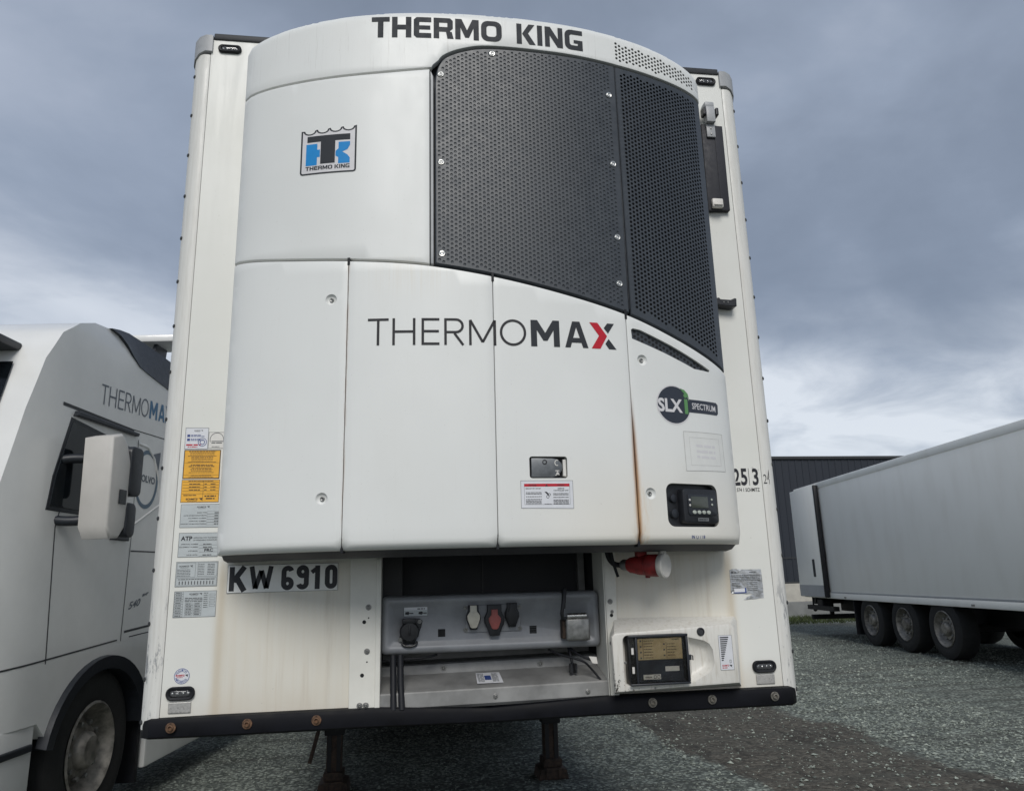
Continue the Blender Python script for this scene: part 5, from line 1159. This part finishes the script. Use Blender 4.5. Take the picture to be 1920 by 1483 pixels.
def plate_with_holes(name, outline, centers, r, dimple, m, extra_off=0., edge=.004, dishes=()):
    """plate with every hole or pressed dimple as real geometry"""
    O = densify(outline, .03); ins = inset(O, edge); Sx = lambda x, z, o: SU(x, z, o+extra_off)
    Vv = []; Ee = []
    for L in [ins]+[oct_(x, z, r) for x, z in centers]+[circ(x, z, .0155, 16) for x, z in dishes]:
        b = len(Vv); n = len(L); Vv += L; Ee += [(b+i, b+(i+1) % n) for i in range(n)]
    R = delaunay_2d_cdt([Vector(v) for v in Vv], Ee, [], 1, 1e-7); V = [tuple(v) for v in R[0]]
    cell = {}
    for x, z in centers: cell[(round(x/(pp*.866)), int(math.floor(z/pp*2)))] = (x, z)
    bm = B(); bv = [bm.verts.new(Sx(x, z, 0)) for x, z in V]
    arr = np.array(centers); 
    from mathutils.kdtree import KDTree
    kd = KDTree(len(centers)); [kd.insert((x, z, 0), i) for i, (x, z) in enumerate(centers)]; kd.balance()
    for f in R[2]:
        cx_ = sum(V[i][0] for i in f)/3; cz_ = sum(V[i][1] for i in f)/3
        if kd.find((cx_, cz_, 0))[2] < r*.90: continue
        if any(math.hypot(cx_-a, cz_-b) < .0150 for a, b in dishes): continue
        q = [bv[i] for i in f]; nn_ = (q[1].co-q[0].co).cross(q[2].co-q[0].co)
        bm.faces.new(q if nn_.y < 0 else q[::-1])
    def rg(P, o): return [bm.verts.new(Sx(a, b, o)) for a, b in P]
    def bd(a, b):
        n = len(a)
        for i in range(n): bm.faces.new((a[(i+1) % n], a[i], b[i], b[(i+1) % n]))
    for x, z in centers:
        if dimple:
            a, b, c = rg(oct_(x, z, r), 0), rg(oct_(x, z, r*.76), -.0019), rg(oct_(x, z, r*.40), -.0032); bd(b, a); bd(c, b); bm.faces.new(c)
        else:
            a, b = rg(oct_(x, z, r), 0), rg(oct_(x, z, r*.96), -.005); bd(b, a)
    for x, z in dishes:
        a, b, c = rg(circ(x, z, .0155, 16), 0), rg(circ(x, z, .0125, 16), -.004), rg(circ(x, z, .0120, 16), -.006); bd(b, a); bd(c, b); bm.faces.new(c)
    r0, r1, r2_ = rg(ins, 0), rg(O, -edge), rg(O, -.035); bd(r0, r1) if False else None
    n = len(O)
    for a, b in ((r0, r1), (r1, r2_)):
        for i in range(n): bm.faces.new((a[i], a[(i+1) % n], b[(i+1) % n], b[i]))
    bmesh.ops.remove_doubles(bm, verts=bm.verts[:], dist=1e-5)
    return obj(name, bm, m, UN)
dim_o = [(x, z-.006) for x, z in dtop[8:]]
dim_o = [(-.224, 2.713)]+[(-.224, 3.50)]+[(x+.003, z-.007) for x, z in dtop[6:]]+[(.541, 2.545)]+[(x, z+.006) for x, z in span(seamlo, .53, -.21, 30)]
dim_in = [(-.218, 2.72), (-.218, 3.50)]+[(x+.006, z-.012) for x, z in dtop[6:-1]]+[(.522, 3.655), (.522, 2.56)]+[(x, z+.010) for x, z in span(seamlo, .52, -.21, 30)]
cen = hexes(dim_in, .0085, .0055, scr)
plate_with_holes('dimpled_cover', dim_o, cen, .0058, True, 'grille_grey', .0, .004, scr)
per_o = [(.549, 3.664)]+[(x, z-.006) for x, z in ptop[1:]]+[(1.012, lo(1.012)+.006)]+[(x, z+.006) for x, z in span(seamlo, 1.0, .549, 26)]
per_in = [(.560, 3.640)]+[(x, z-.022) for x, z in ptop[1:-2]]+[(.985, 3.64), (.985, lo(.985)+.05)]+[(x, z+.03) for x, z in span(seamlo, .98, .560, 26)]
cen = hexes(per_in, .009, .006)
plate_with_holes('perforated_grille', per_o, cen, .0062, False, 'grille_grey', -.002, .004)
bm = B(); P = densify([(.5425, 2.56), (.5465, 2.556), (.5480, 3.662), (.5430, 3.664)], .05); sheet(bm, P, lambda x, z, o: SU(x, z, o-.004), (), (), .001, .03); obj('grille_joint', bm, 'black_plastic', UN)
# top cowl with its own small vent field
low_edge = [(x, z+.004) for x, z in span(seamup, -1.02, -.238, 26)]+[(-.232, 3.585)]+[(x-.004, z+.006) for x, z in dtop[14:]]+[(x, z+.005) for x, z in ptop[1:-1]]+[(1.02, 3.674)]
cow = low_edge+[(x, ZT(x)-.0005) for x in [1.02-2.04*i/60 for i in range(61)]]
vent_in = [(.553, 3.692), (.553, 3.790)]+[(.62, 3.785), (.75, 3.775), (.88, 3.765), (.975, 3.752), (.972, 3.690), (.75, 3.684)]
vc = hexes(vent_in, .006, .006)
P = densify(cow, .05); vh = [oct_(x, z, .0064) for x, z in vc]; bmc = B(); sheet(bmc, P, SU, vh, grid_pts(P, [vent_in], XS, ZS), .003, .03, .006, skirtf)
obj('top_cowl', bmc, 'unit_white', UN, smooth=35)
bm = B(); V4 = [(.545, 3.68), (1.0, 3.68), (.99, 3.765), (.545, 3.80)]; flat(bm, densify(V4, .04), SU, -.014); obj('vent_backing', bm, 'cavity_black', UN)
# slot grille in the lower right panel
sc_c = [c_ for c_ in hexes(slot_p, .0085, .006)]
bm = B(); flat(bm, densify(slot_p, .04), SU, -.012, 0); sg = obj('slot_grille', bm, 'grille_grey', UN)
bm = B()
for x, z in sc_c: flat(bm, oct_(x, z, .0066), SU, -.0112, 0)
obj('slot_holes', bm, 'cavity_black', UN)
# screws
bm = B(); lathe(bm, (0, 0, 0), (0, -1, 0), [(-.007, .0135), (.001, .0135), (.002, .0125), (.0012, .009), (.0030, .0085), (.0036, .0055), (.001, .0045), (.0, .0001)], 18, caps=False)
scm = bpy.data.meshes.new('screw'); bm.to_mesh(scm); bm.free(); scm.materials.append(MAT['steel'])
def on_unit(x, z, off): 
    p = SU(x, z, off); q = SU(x+.01, z, off); return p, math.atan2(q[1]-p[1], .01)
for x, z in scr: p, a = on_unit(x, z, .0012); place('screw', scm, UN, p, (0, 0, a))
bm = B(); lathe(bm, (0, 0, 0), (0, -1, 0), [(.0, .0222), (-.003, .0205), (-.0075, .0165), (-.0095, .012), (-.010, .0085)], 24, mi=0, caps=False); lathe(bm, (0, 0, 0), (0, -1, 0), [(-.0100, .0088), (-.0055, .008), (-.005, .006), (-.007, .004), (-.007, .0001)], 16, mi=1, caps=False)
dsm = bpy.data.meshes.new('panel_fastener'); bm.to_mesh(dsm); bm.free(); dsm.materials.append(MAT['unit_plain']); dsm.materials.append(MAT['dull_steel'])
for p_ in dsm.polygons: p_.use_smooth = True
for x, z in FAST: p, a = on_unit(x, z, .0); place('panel_fastener', dsm, UN, p, (0, 0, a))
# rubber seam clips where the panels meet
for x, z, h in ((-.5515, 2.722, .03), (-.006, 2.655, .035), (.524, 2.528, .04), (-.5515, 1.648, .035), (-.006, 1.648, .04), (.524, 1.648, .04)):
    bm = B(); p, a = on_unit(x, z, .0); box(bm, -.005, .005, -.002, .03, -.012, h-.012, .001); o = obj('seam_clip', bm, 'rubber', UN); o.location = p; o.rotation_euler = (0, 0, a)
# latch handle in its recess
bm = B(); P = densify(inset(latch_h, -.001), .05); flat(bm, P, SU, -.034); obj('latch_recess', bm, 'black_plastic', UN)
lp = [(.122, 1.891), (.200, 1.890), (.222, 1.897), (.236, 1.914), (.240, 1.928), (.236, 1.942), (.222, 1.957), (.200, 1.961), (.122, 1.962)]
bm = B(); prism(bm, lp, lambda a, b, d: (a, SU(a, b)[1]+.006+d, b), .02, .004); lt = obj('latch_handle', bm, 'latch_grey', UN, smooth=40)
bm = B(); lathe(bm, SU(.172, 1.946, -.0055), (0, -1, 0), [(0, .009), (.001, .009), (.001, .006), (-.001, .005), (-.001, .0001)], 16, caps=False); obj('keyhole', bm, 'black_plastic', lt) if False else obj('keyhole', bm, 'black_plastic', UN)
bm = B(); strokes(bm, [('s', arc(.218, 1.943, .008, .010, 60, 300, 8), .003), ('s', [(.211, 1.914), (.226, 1.914)], .003), ('s', [(.218, 1.914), (.218, 1.905)], .003), ('s', [(.211, 1.897), (.224, 1.907)], .003), ('s', [(.226, 1.899), (.214, 1.905)], .003)], SU, -.0050); obj('latch_marks', bm, 'plug_white', UN)
bm = B(); prism(bm, [(.241, 1.896), (.2535, 1.893), (.2540, 1.958), (.241, 1.956)], lambda a, b, d: (a, SU(a, b)[1]+.010+d, b), .02, .003); obj('latch_stop', bm, 'sticker_cream', UN)
# controller
bm = B(); P = densify(inset(ctl_h, -.001), .05); flat(bm, P, SU, -.03); obj('controller_recess', bm, 'black_plastic', UN)
# the controller faces the reader: a flat box in the recess
cp0 = Vector(SU(.795, 1.787, -.012)); ang = math.atan2(SU(.86, 1.787)[1]-SU(.73, 1.787)[1], .13)
def CT(x, z, off): return (cp0.x+x*math.cos(ang)+off*math.sin(ang), cp0.y+x*math.sin(ang)-off*math.cos(ang), cp0.z+z)
def ctprism(name, poly, o0, o1, m, bev=.002, parent=None):
    bm = B(); prism(bm, poly, lambda a, b, d: CT(a, b, o1-d), o1-o0, bev); return obj(name, bm, m, UN, smooth=40)
ctprism('controller', rrect(-.088, .090, -.066, .066, .014, 4), -.025, .012, 'black_plastic', .006)
ctprism('controller_bezel', rrect(-.068, .080, -.036, .045, .010, 4), .011, .016, 'truck_dark')
ctprism('display', rrect(-.052, .034, -.008, .036, .002, 2), .0155, .0172, 'lcd', .0005)
for i in range(4): ctprism('button', circ(-.040+.0245*i, -.024, .0095, 16, .0072), .0155, .019, 'button', .001)
for x, z in ((.055, .026), (.055, .006), (-.060, .022), (-.060, .002)): ctprism('indicator', circ(x, z, .0045, 10), .0155, .0180, 'button' if x > 0 else 'plug_white', .0008)
bm = B(); strokes(bm, [('p', [(-.022, -.058), (.036, -.058), (.036, -.044), (-.022, -.044)])], CT, .0126, 0); rectline(bm, CT, .0129, -.022, .036, -.058, -.044, .001, 1); words(bm, CT, .0129, -.016, .03, -.053, .004, 1, 1.); obj('maker_tag', bm, ['dull_steel', 'ink'], UN)
ctprism('port', circ(-.112, .03, .016, 16), -.028, -.012, 'truck_dark', .003); ctprism('port', circ(-.112, -.028, .018, 16), -.028, -.010, 'truck_dark', .003)
bm = B(); text(bm, 'IN', SU, .0006, .746, .760, 1.664, 1.676, .03); strokes(bm, [('s', arc(.772, 1.670, .005, .006, 120, 400, 12), .002)], SU, .0006); text(bm, '/ 18', SU, .0006, .784, .808, 1.664, 1.676, .02); obj('service_mark', bm, 'ink_blue', UN)
# ---- lettering: wide bold word mark on the cowl
def TKW(word, x0, x1, z0, H):
    """square-shouldered bold letters"""
    gw = dict(T=1.0, H=1.08, E=.98, R=1.08, M=1.34, O=1.18, K=1.12, I=.34, N=1.10, G=1.12); gap = .13
    tot = sum(gw[c] for c in word)+gap*(len(word)-1); sx = (x1-x0)/tot; x = x0; it = []
    wv, wh = .31*sx, .225*H                            # vertical and horizontal stroke weight
    for c in word:
        w_ = gw[c]*sx; a, b = x, x+w_; P = lambda L: ('p', [(a+w_*p, z0+H*q) for p, q in L]); R4 = lambda xa, xb, za, zb: ('p', [(xa, za), (xb, za), (xb, zb), (xa, zb)])
        zt_ = z0+H; m = z0+H*.5; cr = .12*H
        if c == 'T': it += [R4(a, b, zt_-wh, zt_), R4((a+b-wv)/2, (a+b+wv)/2, z0, zt_-wh)]
        elif c == 'H': it += [R4(a, a+wv, z0, zt_), R4(b-wv, b, z0, zt_), R4(a+wv, b-wv, m-wh/2, m+wh/2)]
        elif c == 'E': it += [('p', [(b, zt_), (a+cr, zt_), (a, zt_-cr), (a, z0+cr), (a+cr, z0), (b, z0), (b, z0+wh), (a+wv, z0+wh), (a+wv, zt_-wh), (b, zt_-wh)]), R4(a+wv, b-.04*H, m-wh*.42, m+wh*.42)]
        elif c == 'R': it += [R4(a, a+wv, z0, zt_), ('p', [(a+wv, zt_), (b-cr, zt_), (b, zt_-cr), (b, m), (b-cr, m-cr), (b-cr, m-wh*.75), (a+wv, m-wh*.75), (a+wv, m+wh*.25), (b-wv, m+wh*.25), (b-wv, zt_-wh), (a+wv, zt_-wh)]), ('p', [(b-wv-.06*H, m-wh*.75), (b-cr*.4, m-wh*.75), (b+.03*H, z0), (b-wv+.0*H, z0)])]
        elif c == 'M': it += [P([(0, 0), (0, 1), (.27, 1), (.5, .46), (.73, 1), (1, 1), (1, 0), (.775, 0), (.775, .58), (.58, .10), (.42, .10), (.225, .58), (.225, 0)])]
        elif c in 'O': 
            o_ = rrect(a, b, z0, zt_, .30*H, 5); i_ = rrect(a+wv, b-wv, z0+wh, zt_-wh, .12*H, 5); n = len(o_); it += [('p', [o_[i], o_[(i+1) % n], i_[(i+1) % n], i_[i]]) for i in range(n)]
        elif c == 'G':
            o_ = rrect(a, b, z0, zt_, .28*H, 5); i_ = rrect(a+wv, b-wv, z0+wh, zt_-wh, .10*H, 5); n = len(o_)
            it += [('p', [o_[i], o_[(i+1) % n], i_[(i+1) % n], i_[i]]) for i in range(6, n-6)]
            it += [('p', [(b-.0, zt_-wh), (b, zt_), o_[6], i_[6]]), ('p', [(b-wv, z0+H*.50), (b, z0+H*.50), (b, z0), (i_[n-7][0], z0), (i_[n-7][0], z0+wh), (b-wv, z0+wh)]), R4((a+b)/2, b-wv, z0+H*.34, z0+H*.50)]
        elif c == 'K': it += [R4(a, a+wv, z0, zt_), P([(.30, .52), (.66, 1), (.99, 1), (.62, .55), (1.02, 0), (.68, 0)])]
        elif c == 'I': it += [R4(a, a+wv, z0, zt_)]
        elif c == 'N': it += [P([(0, 0), (0, 1), (.30, 1), (.73, .42), (.73, 1), (1, 1), (1, 0), (.70, 0), (.27, .58), (.27, 0)])]
        x = b+gap*sx
    return it
for wd_, a, b in (('THERMO', -.483, .055), ('KING', .118, .406)):
    bm = B(); strokes(bm, TKW(wd_, a, b, 3.711, .098), SU, .0014); obj('lettering', bm, 'letter_grey', UN)
# ---- centre word mark
bb = logo_boxes(-.475, .476); H_ = .105; z0 = 2.386
bm = B(); strokes(bm, shift(thermo_thin(H_, .0095, bb), 0, z0), SU, .0012, 0); strokes(bm, shift([bold_M(*bb[6], H_)]+bold_A(*bb[7], H_), 0, z0), SU, .0012, 1)
a, b = bb[8]; f_ = lambda L: [(a+(b-a)*(p-10)/225, z0+H_*(1-(q-985)/210)) for p, q in L]
strokes(bm, [('p', f_([(10, 985), (80, 985), (158, 1090), (95, 1195), (20, 1195), (88, 1090)]))], SU, .0012, 2)
strokes(bm, [('p', f_([(165, 985), (225, 985), (168, 1068), (133, 1025)])), ('p', f_([(170, 1112), (235, 1195), (170, 1195), (140, 1152)]))], SU, .0012, 1)
obj('lettering', bm, ['letter_thin', 'letter_grey', 'red'], UN)
# ---- scalloped emblem on the upper panel
ex0, ex1, ez0, ez1 = -.755, -.533, 3.104, 3.310; ef = lambda L: [(ex0+(ex1-ex0)*p, ez0+(ez1-ez0)*q) for p, q in L]
tops = []
for i in range(4):
    c_ = .855-.232*i; zt_ = .985-.012*i; tops += [(c_+.095, zt_)]+[(c_+.088*math.cos(t), zt_-.012-.062*math.sin(t)) for t in [PI*k/8 for k in range(0, 9)]]+[(c_-.095, zt_)]
shape = [(.05, .0), (.95, 0), (.985, .015), (1, .05), (1, 1.0)]+tops+[(.0, .955), (0, .05), (.015, .015)]
inn = inset(shape, .030)
bm = B(); flat(bm, densify(ef(shape), .02), SU, .0009, 0); flat(bm, densify(ef(inn), .02), SU, .0014, 1)
strokes(bm, [('p', ef([(.115, .69), (.36, .69), (.36, .21), (.62, .21), (.62, .69), (.885, .69), (.885, .82), (.115, .82)]))], SU, .0019, 0)
strokes(bm, [('p', ef([(.10, .19), (.30, .19), (.30, .36), (.35, .36), (.35, .52), (.30, .52), (.30, .65), (.10, .65)])), ('p', ef([(.68, .65), (.885, .65), (.885, .57), (.84, .48), (.75, .435), (.84, .37), (.885, .30), (.885, .19), (.68, .19), (.68, .32), (.63, .36), (.63, .46), (.68, .51)]))], SU, .0019, 2)
strokes(bm, TKW('THERMO', *[ex0+(ex1-ex0)*q for q in (.10, .58)], ez0+.018, .017)+TKW('KING', *[ex0+(ex1-ex0)*q for q in (.62, .885)], ez0+.018, .017), SU, .0019, 0)
obj('emblem', bm, ['letter_grey', 'logo_white', 'logo_blue'], UN)
# ---- round badge with side tag
bx0, bz0 = .712, 2.181
bm = B(); flat(bm, circ(bx0, bz0, .080, 36), SU, .0008, 1); flat(bm, circ(bx0, bz0, .0745, 36), SU, .0013, 0)
flat(bm, [(.782, 2.156), (.925, 2.158), (.934, 2.166), (.936, 2.203), (.926, 2.211), (.784, 2.209)], SU, .0011, 0)
text(bm, 'SLX', SU, .0018, .638, .750, 2.150, 2.205, .035, 1); flat(bm, circ(.7675, 2.222, .009, 12), SU, .0019, 2); flat(bm, [(.760, 2.148), (.776, 2.148), (.776, 2.208), (.760, 2.208)], SU, .0020, 2)
flat(bm, [(.744, 2.25), (.752, 2.24), (.780, 2.215), (.786, 2.2), (.780, 2.23), (.765, 2.245)], SU, .0019, 2)
text(bm, 'SPECTRUM', SU, .0016, .797, .920, 2.171, 2.196, .012, 1); obj('round_badge', bm, ['dark_blue', 'logo_white', 'badge_green'], UN)
# faded sticker and warning label
bm = B(); flat(bm, densify([(.746, 1.922), (.947, 1.930), (.944, 2.081), (.745, 2.077)], .04), SU, .0006, 0); strokes(bm, [('s', densify([(.746, 1.922), (.947, 1.930), (.944, 2.081), (.745, 2.077)], .04), .0022, True), ('s', densify([(.772, 1.945), (.925, 1.950), (.922, 2.058), (.770, 2.055)], .04), .0010, True)], SU, .0010, 1)
for i in range(3): words(bm, SU, .0010, .79, .91, 1.975+.022*i, .010, 2, .8, True)
obj('faded_sticker', bm, ['sticker_faded', 'faded_line', 'logo_white'], UN)
wx0, wx1, wz0, wz1 = .080, .273, 1.779, 1.877
bm = B(); flat(bm, densify([(wx0, wz0), (wx1, wz0-.003), (wx1, wz1), (wx0+.004, wz1), (wx0, wz1-.004)], .05), SU, .0007, 0); strokes(bm, [('s', densify([(wx0, wz0), (wx1, wz0-.003), (wx1, wz1), (wx0, wz1)], .05), .0012, True)], SU, .0011, 3); rectline(bm, SU, .0011, wx0+.012, wx1-.012, wz0+.012, wz1-.012, .0008, 3)
flat(bm, densify([(wx0+.012, wz1-.021), (wx1-.013, wz1-.021), (wx1-.013, wz1-.011), (wx0+.012, wz1-.011)], .05), SU, .0013, 1)
text(bm, 'ADVARSEL', SU, .0017, wx0+.028, wx0+.058, wz1-.019, wz1-.0135, .02, 2); text(bm, 'WARNING', SU, .0017, wx0+.133, wx0+.160, wz1-.019, wz1-.0135, .02, 2); flat(bm, [(wx0+.090, wz1-.020), (wx0+.099, wz1-.020), (wx0+.0945, wz1-.0125)], SU, .0017, 2)
text(bm, 'REMOTE', SU, .0013, wx0+.136, wx0+.160, wz1-.031, wz1-.0265, .02, 2); text(bm, 'CONTROLLED UNIT', SU, .0013, wx0+.120, wx0+.176, wz1-.038, wz1-.0335, .02, 2); text(bm, 'FJERNSTYRT ENHET', SU, .0013, wx0+.017, wx0+.074, wz1-.031, wz1-.0265, .02, 2)
for i in range(9):
    if i in (2, 4): continue
    words(bm, SU, .0013, wx0+.015, wx0+.078, wz1-.044-i*.0049, .0022, 2, .92, True); words(bm, SU, .0013, wx0+.116, wx0+.178, wz1-.048-i*.0046, .0022, 2, .92, True)
strokes(bm, [('p', [(wx0+.086, wz0+.058), (wx0+.094, wz0+.058), (wx0+.102, wz0+.050), (wx0+.099, wz0+.045), (wx0+.092, wz0+.052)]), ('s', arc(wx0+.098, wz0+.040, .005, .005, 0, 360, 12)[:-1], .0015, True), ('s', arc(wx0+.104, wz0+.048, .004, .004, 0, 360, 12)[:-1], .0015, True)], SU, .0013, 2); words(bm, SU, .0013, wx0+.085, wx0+.111, wz0+.012, .0022, 2, 1.)
obj('warning_label', bm, ['sticker_white', 'red', 'ink', 'ink_grey'], UN)
